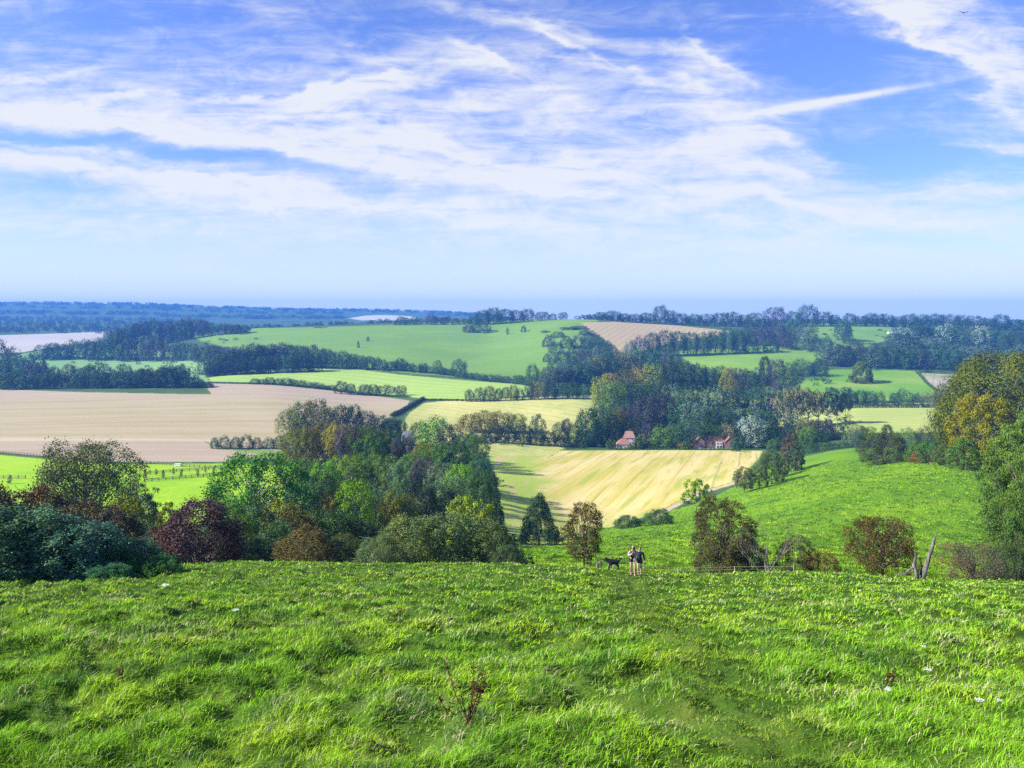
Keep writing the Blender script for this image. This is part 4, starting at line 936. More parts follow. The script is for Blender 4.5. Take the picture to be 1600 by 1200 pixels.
def house_part_gable(root, x0, x1, y0, y1, z0, eave, ridge, axis, wallm, roofm, hip=0.0, over=0.35):
    """walls with gables and a pitched roof; axis 'x' = ridge runs along x"""
    mb = MB()
    if axis == 'x':
        ym = (y0+y1)/2; hx = hip
        mb.poly([(x0,y0,z0),(x1,y0,z0),(x1,y0,eave),(x0,y0,eave)]); mb.poly([(x1,y1,z0),(x0,y1,z0),(x0,y1,eave),(x1,y1,eave)])
        for xx, s in ((x0,1),(x1,-1)):
            pts = [(xx,y1,z0),(xx,y0,z0),(xx,y0,eave),(xx,ym,ridge if hip == 0 else eave),(xx,y1,eave)]
            mb.poly(pts if s == 1 else pts[::-1])
        w = mb.build('wall', wallm, root)
        rb = MB(); o = over; t = 0.14; sl = (ridge-eave)/(ym-y0); ez = eave-o*sl*0.9
        A = [(x0-o*(hip==0)-o*(hip>0),y0-o,ez),(x1+o,y0-o,ez),(x1+o-hx-(o if hip>0 else 0),ym,ridge+0.06),(x0-o+hx+(o if hip>0 else 0),ym,ridge+0.06)]
        B = [(x1+o,y1+o,ez),(x0-o,y1+o,ez),(x0-o+hx+(o if hip>0 else 0),ym,ridge+0.06),(x1+o-hx-(o if hip>0 else 0),ym,ridge+0.06)]
        for P in (A, B):
            rb.poly([(p[0],p[1],p[2]+t) for p in P]); rb.poly([p for p in P][::-1])
            rb.poly([P[0],P[1],(P[1][0],P[1][1],P[1][2]+t),(P[0][0],P[0][1],P[0][2]+t)])
        if hip > 0:
            rb.poly([(x0-o,y1+o,ez+t),(x0-o,y0-o,ez+t),(A[3][0],ym,A[3][2]+t)]); rb.poly([(x1+o,y0-o,ez+t),(x1+o,y1+o,ez+t),(A[2][0],ym,A[2][2]+t)])
        r = rb.build('roof', roofm, root)
    else:
        xm = (x0+x1)/2
        mb.poly([(x0,y1,z0),(x0,y0,z0),(x0,y0,eave),(x0,y1,eave)]); mb.poly([(x1,y0,z0),(x1,y1,z0),(x1,y1,eave),(x1,y0,eave)])
        mb.poly([(x0,y0,z0),(x1,y0,z0),(x1,y0,eave),(xm,y0,ridge),(x0,y0,eave)]); mb.poly([(x1,y1,z0),(x0,y1,z0),(x0,y1,eave),(xm,y1,ridge),(x1,y1,eave)])
        w = mb.build('wall', wallm, root)
        rb = MB(); o = over; t = 0.14; sl = (ridge-eave)/(xm-x0); ez = eave-o*sl*0.9
        for sx, xe in ((-1, x0), (1, x1)):
            P = [(xe+sx*o,y0-o,ez),(xe+sx*o,y1+o,ez),(xm,y1+o,ridge+.06),(xm,y0-o,ridge+.06)]
            rb.poly([(p[0],p[1],p[2]+t) for p in P]); rb.poly(P[::-1])
            rb.poly([P[0],P[3],(P[3][0],P[3][1],P[3][2]+t),(P[0][0],P[0][1],P[0][2]+t)])
        r = rb.build('roof', roofm, root)
    return w, r
def window(root, x, y, z, w, h, nx=2):
    f = MB(); t = 0.09
    f.box(x-w/2, x+w/2, y-0.08, y+0.03, z, z+t); f.box(x-w/2, x+w/2, y-0.08, y+0.03, z+h-t, z+h)
    for k in range(nx+1):
        xc = x-w/2+t/2+(w-t)*k/nx; f.box(xc-t/2, xc+t/2, y-0.075, y+0.03, z+t+.002, z+h-t-.002)
    fo = f.build('window', WHITE, root)
    g = MB(); g.box(x-w/2+t, x+w/2-t, y-0.04, y+0.02, z+t, z+h-t); g.build('pane', GLASS, fo)
def chimney(roof, x, y, z0, z1, s=0.5, mat=None):
    m = MB(); m.box(x-s, x+s, y-s*.7, y+s*.7, z0, z1); m.box(x-s-.1, x+s+.1, y-s*.7-.1, y+s*.7+.1, z1, z1+.18)
    for k in (-1, 1): m.tube([(x+k*s*.45,y,z1+.18),(x+k*s*.45,y,z1+.7)], [.15,.12], 8)
    m.build('chimney', mat or BRICK, roof)
# manor: 28 m long, two gabled wings
Yh = 548; p = at(1117, Yh); m = empty('manor_house', p); u = Yh/F
tag(m, 'long red brick manor house with two front gables at the back of the golden field', 'house')
W = 31*u
w1, rf = house_part_gable(m, -W+7, W-7, 1.2, 8, -1.5, 4.9, 8.3, 'x', BRICK, PINKTILE)
chimney(rf, 6.2, 4.2, 7.0, 10.0); chimney(rf, -6.5, 4.4, 7.4, 9.4, .4)
_, rl = house_part_gable(m, -W, -W+6.9, 0, 9, -1.5, 4.8, 8.6, 'y', BRICK, TILE)
_, rr_ = house_part_gable(m, W-6.9, W, 0, 9, -1.5, 4.8, 8.2, 'y', BRICK, TILE)
_, rm = house_part_gable(m, -3.2-2, 0.2-2, 0.4, 6, -1.5, 5.0, 7.2, 'y', BRICK, TILE)
b = MB(); b.box(1.0, 5.6, 0.2, 1.19, -1.5, 4.6); b.build('bay', RENDERW, m)
window(m, 2.1, 0.2, 3.0, 1.6, 1.4, 3); window(m, 4.4, 0.2, 3.0, 1.6, 1.4, 3); window(m, 2.1, 0.2, 0.2, 1.7, 2.0, 2); window(m, 4.4, 0.2, 0.2, 1.7, 2.0, 2)
for xx in (-W+3.4, W-3.4):
    window(m, xx, 0, 3.3, 2.4, 1.5, 3); window(m, xx, 0, 0.5, 2.6, 1.6, 3)
window(m, -3.6, 0.4, 3.3, 1.6, 1.3, 2); window(m, -3.6, 0.4, 0.5, 1.8, 1.5, 2)
b = MB(); b.box(-1.3, -0.3, 1.12, 1.26, -1.5, 2.2); b.build('door', WHITE, m)
b = MB(); b.box(-W-.3, W+.3, -0.35, -0.15, -1.5, 0.5); b.build('garden_wall', RENDERW, m)
m2 = empty('outbuilding', at(1072, 552)); tag(m2, 'low brick outbuilding beside the gable of the manor', 'outbuilding')
house_part_gable(m2, -6, 6, 0, 6, -1.5, 1.8, 4.4, 'x', BRICK, PINKTILE)
# two oast-like cottages
c1 = empty('cottage', at(975.5, 548)); tag(c1, 'white walled cottage with orange tiled roof at the golden field edge', 'house')
c1.scale = (.86,.86,.86); c2s = 1
_, r1 = house_part_gable(c1, -5.6, 5.6, 0, 8, -1.5, 3.6, 7.6, 'x', RENDERW, TILE, hip=3.6); chimney(r1, -0.5, 4, 6.8, 8.9, .35)
window(c1, -3.2, 0, 1.2, 1.2, 1.1); window(c1, 2.6, 0, 1.2, 1.2, 1.1); b = MB(); b.box(-.8,.2,-.06,.05,-1.5,2.0); b.build('door', WHITE, c1)
c2 = empty('cottage', at(984, 560)); tag(c2, 'taller cream cottage with steep pinkish roof behind the white walled one', 'house')
c2.scale = (.86,.86,.86)
_, r2 = house_part_gable(c2, -4.8, 4.4, 0, 7, -1.5, 7.6, 12.4, 'x', RENDERW, PINKTILE, hip=1.6); chimney(r2, 1.0, 3.5, 11.6, 14.0, .35)
window(c2, -2.2, 0, 5.4, 1.3, 1.3); window(c2, 2.0, 0, 5.4, 1.3, 1.3)
c3 = empty('cottage', at(639, 505), 0.25); tag(c3, 'pale pink cottage peeping out of the trees by the diagonal hedge', 'house')
_, r3 = house_part_gable(c3, -4.2, 4.2, 0, 7, -1, 6.3, 9.8, 'x', RENDERW, SLATE, hip=1.5); chimney(r3, 2.6, 3.5, 8.8, 11.2, .35)
window(c3, -1.8, 0, 3.6, 1.3, 1.2); window(c3, 1.8, 0, 3.6, 1.3, 1.2)
m4 = empty('shed', at(641, 480)); tag(m4, 'little white shed below the pale pink cottage', 'shed'); house_part_gable(m4, -3, 3, 0, 4, -1, 2.0, 3.4, 'x', WHITE, SLATE)
f1 = empty('farmhouse', at(1214, 850), -0.2); tag(f1, 'farmhouse with orange gable among the trees above the pine stand', 'house')
_, r4 = house_part_gable(f1, -8, 8, 0, 8, -1, 6.5, 11.5, 'x', BRICK, TILE, hip=0); chimney(r4, -5, 4, 10, 13, .4)
_, r5 = house_part_gable(f1, -8.2, -2.5, -3, -.05, -1, 6.0, 9.6, 'y', RENDERW, TILE)
f2 = empty('farm_barn', at(1205, 815)); tag(f2, 'long low slate roofed barn in front of the farmhouse', 'barn'); house_part_gable(f2, -18, 18, 0, 8, -1, 6.0, 9.0, 'x', SLATE, SLATE)
f3 = empty('hill_barn', at(1437, 1700)); tag(f3, 'low brown roofed barn under the skyline trees', 'barn'); house_part_gable(f3, -14, 14, 0, 12, -1, 12, 18, 'x', RENDERW, TILE)
f4 = empty('hill_house', at(1392, 1750)); tag(f4, 'tiny white gabled house under the skyline trees', 'house'); house_part_gable(f4, -5, 5, 0, 8, -1, 5, 8, 'y', RENDERW, SLATE)

# ------------------------------------------------------------------ fences
WOOD = noisy_mat('weathered_wood', (0.13,0.11,0.09), (0.26,0.22,0.18), 5, 0.9, 0.1, 0.3, stretch=(1,1,0.2))
PALEWOOD = noisy_mat('pale_new_wood', (0.42,0.36,0.26), (0.52,0.46,0.36), 5, 0.9, 0.1, stretch=(1,1,0.2))
def rail_fence(name, label, pts, h=1.5, step=2.8, rails=3, thick=0.20, mat=None, cat='fence', rname='rail', rthick=0.085):
    P = [at(*a) for a in pts]; root = empty(name, P[0]); tag(root, label, cat)
    L = [0]
    for a, b in zip(P, P[1:]): L.append(L[-1]+(b-a).length)
    n = int(L[-1]/step); tops = []
    mbp = []
    for i in range(n+1):
        s = L[-1]*i/n; k = max(j for j in range(len(L)-1) if L[j] <= s+1e-6); t = (s-L[k])/(L[k+1]-L[k])
        x = P[k].x+(P[k+1].x-P[k].x)*t; y = P[k].y+(P[k+1].y-P[k].y)*t
        q = Vector((x, y, float(gxy(x, y))))-P[0]; tops.append(q)
    if n+1 <= 100:
        pm = MB(); pm.tube([(0,0,-.3),(0,0,h)], [thick, thick*.9], 6); me = pm.mesh('post', mat or WOOD)
        for q in tops:
            o = bpy.data.objects.new('post', me); o.location = q; o.rotation_euler = (random.uniform(-.03,.03), random.uniform(-.03,.03), 0); link(o, root)
    rm_ = MB()
    for j in range(rails):
        z = h*(0.92-j*0.30); rm_ = MB()
        for a, b in zip(tops, tops[1:]): rm_.tube([(a.x, a.y-thick, a.z+z), (b.x, b.y-thick, b.z+z)], [rthick, rthick], 4, 0, False)
        rm_.build(rname, mat or WOOD, root)
    return root
def hp(px, py): return (px, hitY(px, py, 90))
rail_fence('paddock_fence', 'dark post and rail fence along the near edge of the ploughed field', [hp(-80,703),hp(0,708),hp(60,713),hp(110,717)])
rail_fence('paddock_fence', 'post and rail fence between ploughed field and paddock behind the small trees', [hp(198,721.5),hp(225,723.5),hp(270,727),hp(300,730),hp(345,731)])
rail_fence('paddock_fence', 'upper rail fence of the row of guarded young trees', [hp(225,741.5),hp(280,737),hp(345,732.5)], step=3.2)
rail_fence('paddock_fence', 'lower rail fence of the row of guarded young trees', [hp(226,753),hp(280,748.5),hp(345,742)], step=3.0)
rail_fence('paddock_fence', 'short rail fence in the paddock beyond the twiggy tree', [hp(-40,748),hp(40,748)], step=3.0)
o = MB(); o.box(-1.6, 1.6, 0, 1.2, 0.15, 1.25); o.box(-1.7, 1.7, -.1, 1.3, 1.25, 1.4); o.box(-1.5,-1.3,.1,.3,-.3,.15); o.box(1.3,1.5,.1,.3,-.3,.15)
o = o.build('field_shelter', WHITE, loc=at(277, hitY(277,729,90))); tag(o, 'small white box by the paddock fence', 'shelter')
# guarded young trees
pm = MB()
for a in range(4):
    x, y = 0.45*math.cos(a*1.571+.78), 0.45*math.sin(a*1.571+.78); pm.tube([(x,y,-.2),(x,y,1.7)], [.06,.06], 4)
for z in (0.5, 1.0, 1.55): pm.tube([(.45*math.cos(k*1.571+.78), .45*math.sin(k*1.571+.78), z) for k in range(5)], [.035]*5, 4)
gme = pm.mesh('tree_guard', PALEWOOD)
for i, (px, py, c, sz) in enumerate([(227,748,'o',1.0),(244,743,'m',.9),(255,748,'d',1.15),(271,742,'o',1.0),(283,746,'v',1.1),(309,745,'o',1.15),(321,739,'m',.9),(334,742,'d',1.1),(65,758,'o',.9),(15,756,'m',1.2)]):
    rr = random.Random(i); Y = hitY(px, py, 90); p = at(px, Y)
    t = empty('young_tree', p, i*1.1); tag(t, f"{ {'o':'golden','m':'grey brown','d':'dark','v':'olive'}[c] } young tree in a wooden guard, {ORD[i] if i < 8 else ORD[i-8]} {'along the rail fences' if i < 8 else 'beside the short paddock fence'}", 'tree', 'young guarded paddock trees')
    for nm, me, s in (('crown', PROTO['T0'][0], 1), ('trunk', PROTO['T0'][1], 1)):
        o = bpy.data.objects.new(nm, me); o.scale = (1.3*sz, 1.3*sz, 3.3*sz); o.location = (0,0,.4 if nm == 'crown' else 0); link(o, t)
        if nm == 'crown': o.color = (*COLR[c][0], 1)
    link(bpy.data.objects.new('guard', gme), t)
# wire fence on the brow, old posts beside the dog
def post(px, Y, h, r, lean, label, mat=WOOD, name='fence_post'):
    mb = MB(); mb.tube([(0,0,-.3),(lean*.5,0,h*.5),(lean,0,h)], [r*1.05, r, r*.9], 7)
    o = mb.build(name, mat, loc=at(px, Y)); tag(o, label, 'fence post'); return o
post(933, 52, 0.62, 0.10, 0.02, 'short thick dark stub post, farthest of the old posts from the walkers')
post(941, 52, 0.66, 0.07, -0.16, 'slanting dark post between the stub and the thick post')
post(953.5, 51.5, 0.82, 0.12, -0.03, 'thickest upright dark post directly behind the dog')
post(960, 51.5, 0.74, 0.06, 0.02, 'slim pale grey post next to the thick dark one', PALEWOOD)
rail_fence('wire_fence', 'low fence of pale wires on thin posts crossing behind the walkers', [(961,51.5),(1010,52),(1060,53),(1130,54.5),(1240,56)], h=0.62, step=4.4, rails=2, thick=0.03, mat=PALEWOOD, rname='wire', rthick=0.012)

# ------------------------------------------------------------------ people and dog
SKIN = noisy_mat('skin', (0.44,0.27,0.20), (0.50,0.32,0.25), 8, 0.55, 0.3)
HAIRD = noisy_mat('dark_brown_hair', (0.03,0.02,0.016), (0.07,0.04,0.03), 20, 0.5, 0.4)
HAIRR = noisy_mat('reddish_hair', (0.06,0.03,0.022), (0.10,0.05,0.035), 20, 0.5, 0.4)
BLACKC = noisy_mat('black_cloth', (0.018,0.016,0.022), (0.035,0.03,0.04), 12, 0.85, 0.1)
NAVY = noisy_mat('navy_cloth', (0.022,0.024,0.06), (0.04,0.042,0.09), 12, 0.85, 0.1)
GREYC = noisy_mat('pale_grey_cloth', (0.34,0.32,0.33), (0.46,0.44,0.45), 8, 0.85, 0.1)
SHOE = noisy_mat('shoe', (0.10,0.09,0.09), (0.2,0.18,0.17), 9, 0.7, 0.2)
FUR = noisy_mat('black_fur', (0.010,0.010,0.012), (0.03,0.03,0.034), 14, 0.8, 0.2)
WFUR = noisy_mat('white_fur', (0.5,0.48,0.45), (0.65,0.63,0.6), 14, 0.85, 0.2)

def skin(name, joints, chains, mat, parent=None, sub=1, root=0):
    """joints: {key: (x,y,z,r)} or (x,y,z,rx,ry); chains of keys; grown into one continuous surface"""
    keys = list(joints); ix = {k: i for i, k in enumerate(keys)}
    es = set()
    for ch in chains:
        for a, b in zip(ch, ch[1:]): es.add((ix[a], ix[b]))
    me = bpy.data.meshes.new(name); me.from_pydata([joints[k][:3] for k in keys], list(es), [])
    o = bpy.data.objects.new(name, me); COL.objects.link(o)
    md = o.modifiers.new('s', 'SKIN'); md.use_smooth_shade = True
    for i, k in enumerate(keys):
        j = joints[k]; me.skin_vertices[0].data[i].radius = (j[3], j[4] if len(j) > 4 else j[3])
    me.skin_vertices[0].data[root].use_root = True
    ms = o.modifiers.new('d', 'SUBSURF'); ms.levels = sub; ms.render_levels = sub
    dg = bpy.context.evaluated_depsgraph_get(); me2 = bpy.data.meshes.new_from_object(o.evaluated_get(dg))
    me2.name = name; me2.materials.clear(); me2.materials.append(mat)
    for pl in me2.polygons: pl.use_smooth = True
    o.modifiers.clear(); o.data = me2; o.parent = parent; return o

def hand(J, ch, key, wrist, d, side, curl=0.4):
    """palm, five separate fingers and a thumb appended to the body skeleton"""
    d = Vector(d).normalized(); w = Vector(wrist); s = Vector(side).normalized(); nrm = d.cross(s).normalized()
    palm = w+d*0.05; J[key+'p'] = (*palm, .026, .018); ch.append([key, key+'p'])
    for i, ln in enumerate((0.068, 0.078, 0.073, 0.058)):
        b = w+d*0.085+s*(0.028-0.019*i); m_ = b+(d+nrm*curl*.5).normalized()*ln*.5; e = m_+(d+nrm*curl*1.6).normalized()*ln*.5
        J[f'{key}f{i}'] = (*b, .010); J[f'{key}g{i}'] = (*m_, .0085); J[f'{key}h{i}'] = (*e, .007)
        ch.append([key+'p', f'{key}f{i}', f'{key}g{i}', f'{key}h{i}'])
    b = w+d*0.035+s*0.030; m_ = b+(d*.6+s).normalized()*.032; e = m_+(d+s*.3+nrm*.3).normalized()*.028
    J[key+'t0'] = (*b, .011); J[key+'t1'] = (*m_, .010); J[key+'t2'] = (*e, .008); ch.append([key+'p', key+'t0', key+'t1', key+'t2'])

def face(root, head, yaw, hairm, hair_len, tilt=0.0):
    """nose, eyes, mouth, ears and hair round the head centre"""
    R = Matrix.Translation(head) @ Matrix.Rotation(yaw, 4, 'Z') @ Matrix.Rotation(tilt, 4, 'X')
    def pt(x, y, z): return R @ Vector((x, y, z))
    return pt
def person(name, label, loc, yaw, H, arms, legs, hairm, hairl, lean=0.08, head_tilt=-0.3, fem=True):
    root = empty(name, loc, yaw); tag(root, label, 'person'); k = H/1.75
    sh = 0.17 if fem else 0.19; hipw = 0.095
    S = lambda *a: tuple(v*k for v in a)
    J = {'pel': S(0,0,0.93,.125,.10), 'wst': S(0,-.01-lean*.2,1.08,.105,.085), 'chs': S(0,-lean*.7,1.28,.135,.10), 'nkb': S(0,-lean*.95,1.41,.066,.06), 'nk': S(0,-lean*1.1,1.50,.043), 'hd': S(0,-lean*1.5,1.60,.078,.088), 'ht': S(0,-lean*1.6,1.69,.070,.08)}
    ch = [['pel','wst','chs','nkb','nk','hd','ht']]
    for s, tg in ((-1,'l'),(1,'r')):
        hx, kn, an = legs[tg]
        J['hip'+tg] = S(s*hipw,0,.88,.088); J['kn'+tg] = S(*kn,.056); J['cf'+tg] = S((kn[0]+an[0])/2,(kn[1]+an[1])/2+.015,(kn[2]+an[2])/2+.06,.053); J['an'+tg] = S(*an,.036); J['ft'+tg] = S(an[0],an[1]-.14,an[2]-.05,.038,.026)
        ch.append(['pel','hip'+tg,'kn'+tg,'cf'+tg,'an'+tg,'ft'+tg])
        e, w, hd = arms[tg]
        J['sh'+tg] = S(s*sh,-lean*.9,1.395,.052); J['el'+tg] = S(*e,.039); J['wr'+tg] = S(*w,.026)
        ch.append(['nkb','sh'+tg,'el'+tg,'wr'+tg]); hand(J, ch, 'wr'+tg, [v*k for v in w], hd, (-s,0,0) if abs(hd[0]) < .6 else (0,-1,0))
    body = skin('body', J, ch, SKIN, root)
    # face
    hc = Vector(J['hd'][:3])+Vector((0,0,.02)); R = Matrix.Translation(hc) @ Matrix.Rotation(head_tilt, 4, 'X')
    fm = MB()
    nose = [R @ Vector(v)*1 for v in ((0,-.085,.025),(0,-.112,-.012),(0,-.088,-.02))]
    fm.tube(nose, [.008,.014,.010], 6)
    for s in (-1,1): fm.tube([R @ Vector((s*.078,.0,.02)), R @ Vector((s*.086,.008,-.025))], [.016,.012], 6)
    fm.build('nose_and_ears', SKIN, body, True)
    em = MB()
    for s in (-1,1): em.tube([R @ Vector((s*.03,-.078,.012)), R @ Vector((s*.03,-.088,.012))], [.010,.006], 8)
    em.tube([R @ Vector((-.022,-.082,-.048)), R @ Vector((0,-.088,-.05)), R @ Vector((.022,-.082,-.048))], [.004,.006,.004], 6)
    em.build('eyes_and_mouth', HAIRD, body, True)
    h = Vector(J['hd'][:3])
    hj = {'a': (h.x,h.y-.005,h.z+.10,.125,.12), 'b': (h.x,h.y+.055,h.z-.0,.112,.09), 'c': (h.x,h.y+.07,h.z-.10,.08,.06)}
    hc_ = [['a','b','c']]
    if hairl > .15:
        hj['d'] = (h.x+.03,h.y+.08,h.z-.24,.085,.05); hj['e'] = (h.x+.075,h.y-.07,h.z-.18,.065,.045); hj['f'] = (h.x+.085,h.y-.03,h.z-.01,.055,.06); hj['g'] = (h.x+.055,h.y-.09,h.z-.34,.045)
        hc_ += [['c','d'],['a','f','e','g']]
    skin('hair', hj, hc_, hairm, root)
    return root, J, k, body
def sleeve(root, J, keys, r, mat, name='sleeve'):
    jj = {}; 
    for i, k_ in enumerate(keys): jj[k_] = (*J[k_][:3], r[i])
    skin(name, jj, [keys], mat, root)
Lw = at(988, 43.6)+Vector((0,0,.05)); Rw = at(999, 44.6)+Vector((0,0,.05))
A, JA, kA, _ = person('person', 'walker with long dark hair, pale sleeves and short black outfit, hands raised to chin', Lw, 0.1, 1.74,
   {'l': ((-.27,-.12,1.16),(-.10,-.30,1.30),(.35,-.2,.9)), 'r': ((.26,-.14,1.18),(.06,-.32,1.33),(-.3,-.2,.9))},
   {'l': (0,(-.10,-.06,.50),(-.09,.06,.09)), 'r': (0,(.10,-.16,.53),(.09,-.16,.10))}, HAIRD, .4)
skin('black_top', {'z': (0,0,.86*kA,.11,.10), 'a': (*JA['pel'][:3],.146,.122), 'b': (*JA['wst'][:3],.122,.10), 'c': (*JA['chs'][:3],.150,.115), 'd': (0,JA['nkb'][1],JA['nkb'][2]-.03,.095,.08), 'e': (*JA['shl'][:3],.062), 'f': (*JA['shr'][:3],.062)}, [['z','a','b','c','d'],['e','d','f']], BLACKC, A)
for s, tg in ((-1,'l'),(1,'r')): skin('shorts_leg', {'a': (s*.045,0,1.0*kA,.128), 'b': (s*.085,0,.88*kA,.118), 'c': (s*.10,-.03,.74*kA,.098)}, [['a','b','c']], BLACKC, A)
for tg in 'lr': sleeve(A, JA, ['sh'+tg,'el'+tg,'wr'+tg], (.066,.054,.038), GREYC)
b = MB(); b.tube([(-.14,-.13,1.36),(0,-.20,1.15),(.12,-.17,.98)], [.012]*3, 5); b.build('bag_strap', GREYC, A)
b = MB(); b.box(.03,.17,-.22,-.15,.88,1.0); b.build('waist_pouch', GREYC, A)
B, JB, kB, _ = person('person', 'walker with short reddish hair, navy long sleeved top and dark shorts, arm hanging down', Rw, -0.05, 1.70,
   {'l': ((-.24,-.06,1.14),(-.22,-.20,.93),(0,-.35,-.9)), 'r': ((.27,.02,1.13),(.31,-.06,.88),(.05,-.1,-1))},
   {'l': (0,(-.09,-.14,.52),(-.08,-.10,.10)), 'r': (0,(.10,-.04,.50),(.11,.08,.09))}, HAIRR, .1, fem=False)
skin('navy_top', {'z': (0,0,.86*kB,.12,.11), 'a': (*JB['pel'][:3],.155,.13), 'b': (*JB['wst'][:3],.135,.11), 'c': (*JB['chs'][:3],.165,.125), 'd': (0,JB['nkb'][1],JB['nkb'][2]-.02,.10,.085), 'e': (*JB['shl'][:3],.07), 'f': (*JB['shr'][:3],.07), 'g': (*JB['ell'][:3],.058), 'h': (*JB['wrl'][:3],.042)}, [['z','a','b','c','d'],['h','g','e','d','f']], NAVY, B)
for s, tg in ((-1,'l'),(1,'r')): skin('shorts_leg', {'a': (s*.05,0,1.0*kB,.135), 'b': (s*.09,0,.86*kB,.125), 'c': (s*.10,-.04,.68*kB,.105)}, [['a','b','c']], BLACKC, B)
sleeve(B, JB, ['shr','elr','wrr'], (.072,.058,.042), NAVY)
for root, J, k in ((A, JA, kA), (B, JB, kB)):
    for tg in 'lr':
        a = J['an'+tg]; f = J['ft'+tg]
        skin('shoe', {'a': (a[0],a[1]+.03,a[2]-.03,.05,.045), 'b': (f[0],f[1]-.02,f[2]+.005,.046,.034)}, [['a','b']], SHOE, root)
b = MB(); q = JB['wrr']; b.box(q[0]-.03,q[0]+.04,q[1]-.06,q[1]+.02,q[2]-.20,q[2]-.10)
o = b.build('water_bottle', BLACKC, loc=Rw); tag(o, 'small dark bottle held in the hanging hand of the navy topped walker', 'bottle')
# dog: heading to the left of the walkers, head low, tail up
dY = 44.0; D = empty('dog', at(958, dY)+Vector((0,0,0.02)), 0.15); tag(D, 'black dog with white chest and raised tail tip trotting ahead of the walkers', 'dog')
dj = {'pel': (.22,0,.50,.14), 'loin': (.07,0,.50,.145), 'chest': (-.08,0,.49,.165), 'wth': (-.22,0,.54,.14), 'nk': (-.34,0,.64,.10), 'hd': (-.44,0,.69,.09), 'mz': (-.56,-.01,.645,.045), 'ns': (-.62,-.01,.63,.03),
      't1': (.34,0,.55,.05), 't2': (.42,0,.62,.055), 't3': (.47,.01,.72,.045), 'e1': (-.43,-.06,.755,.022), 'e2': (-.41,-.075,.80,.012), 'e3': (-.43,.06,.755,.022), 'e4': (-.41,.075,.80,.012)}
dc = [['chest','loin','pel','t1','t2','t3'],['chest','wth','nk','hd','mz','ns'],['hd','e1','e2'],['hd','e3','e4']]
for s, tg in ((-1,'a'),(1,'b')):
    dj['el'+tg] = (-.18,s*.085,.38,.05); dj['kn'+tg] = (-.20-.10*(s<0),s*.085,.22,.030); dj['pw'+tg] = (-.21-.06*(s<0),s*.085,.05+.06*(s<0),.026); dj['pt'+tg] = (-.27-.06*(s<0),s*.085,.03+.05*(s<0),.03,.02)
    dj['st'+tg] = (.20+.0*s,s*.09,.34,.065); dj['hk'+tg] = (.34+.04*s,s*.09,.20,.030); dj['hp'+tg] = (.27+.05*s,s*.09,.05,.026); dj['hq'+tg] = (.22+.05*s,s*.09,.03,.03,.02)
    dc += [['wth','el'+tg,'kn'+tg,'pw'+tg,'pt'+tg],['pel','st'+tg,'hk'+tg,'hp'+tg,'hq'+tg]]
skin('body', dj, dc, FUR, D)
skin('white_chest', {'a': (-.30,-.01,.50,.07,.09), 'b': (-.36,-.01,.58,.055,.07)}, [['a','b']], WFUR, D)
skin('white_tail_tip', {'a': (.46,.01,.71,.052), 'b': (.49,.01,.79,.028)}, [['a','b']], WFUR, D)

# ------------------------------------------------------------------ small plants in the meadow
DOCK = noisy_mat('dry_dock', (0.05,0.022,0.015), (0.11,0.05,0.028), 9, 0.9, 0.1)
def dock(px, py, h, label, seed, n=5):
    Y = hitY(px, py); rr = random.Random(seed); mb = MB()
    for k in range(n):
        a = Vector((rr.uniform(-.03,.03), rr.uniform(-.03,.03), -.03)); e = Vector((rr.uniform(-.16,.16)*h/.5, rr.uniform(-.1,.1), h*rr.uniform(.55,1))); m_ = a.lerp(e, .5)+Vector((rr.uniform(-.02,.02),0,0))
        mb.tube([a, m_, e], [.005,.004,.002], 4, 0, False)
        for j in range(26):
            t = .35+.65*rr.random(); c = (a.lerp(m_, t*2) if t < .5 else m_.lerp(e, t*2-1)); d = Vector((rr.uniform(-1,1), rr.uniform(-1,1), rr.uniform(-.5,1))).normalized()
            s = rr.uniform(.007,.014); q = d.cross(Vector((0,0,1))).normalized()*s
            mb.poly([c, c+d*s*1.5+q, c+d*s*3, c+d*s*1.5-q])
    o = mb.build('dock_plant', DOCK, loc=at(px, Y)); tag(o, label, 'plant', 'dried dock plants'); return o
dock(731, 1148, 0.62, 'tallest dried brown dock plant with several seed stalks in the near grass', 1, 8)
dock(699, 1132, 0.25, 'small rusty dock stalk beside the tallest dock plant', 2, 2)
dock(189, 1065, 0.34, 'dark dead dock stalk sticking out of the near grass below the gorse', 3, 4)
dock(1386, 1080, 0.30, 'dark dead dock stalk beside the white flower heads', 4, 5)
dock(368, 1050, 0.2, 'short thin dock stalk below the purple bushes', 5, 2)
PETAL = noisy_mat('white_petals', (0.7,0.7,0.72), (0.8,0.8,0.8), 20, 0.8, 0.1); STEM = noisy_mat('flower_stem', (0.1,0.2,0.04), (0.16,0.26,0.06), 10, 0.8, 0.1)
def umbel(px, py, s, label, seed):
    rr = random.Random(seed); Y = hitY(px, py+10); r_ = empty('white_flower', at(px, Y)); tag(r_, label, 'flower', 'white flower heads in the grass')
    h = 0.26; m1 = MB(); m1.tube([(0,0,-.02),(.01,0,h*.6),(0,0,h)], [.003,.003,.002], 4)
    for k in range(7):
        a = k*.9; m1.tube([(0,0,h*.85),(s*math.cos(a),s*math.sin(a),h+.01)], [.0015,.001], 3, 0, False)
    m1.build('stem', STEM, r_); m2 = MB()
    for k in range(46):
        a = rr.uniform(0,6.28); q = s*1.15*math.sqrt(rr.random()); c = Vector((q*math.cos(a), q*math.sin(a), h+.015+rr.uniform(-.006,.008))); z = s*.17
        m2.poly([c+Vector((-z,0,0)), c+Vector((0,-z,.003)), c+Vector((z,0,0)), c+Vector((0,z,.003))])
    m2.build('petals', PETAL, r_)
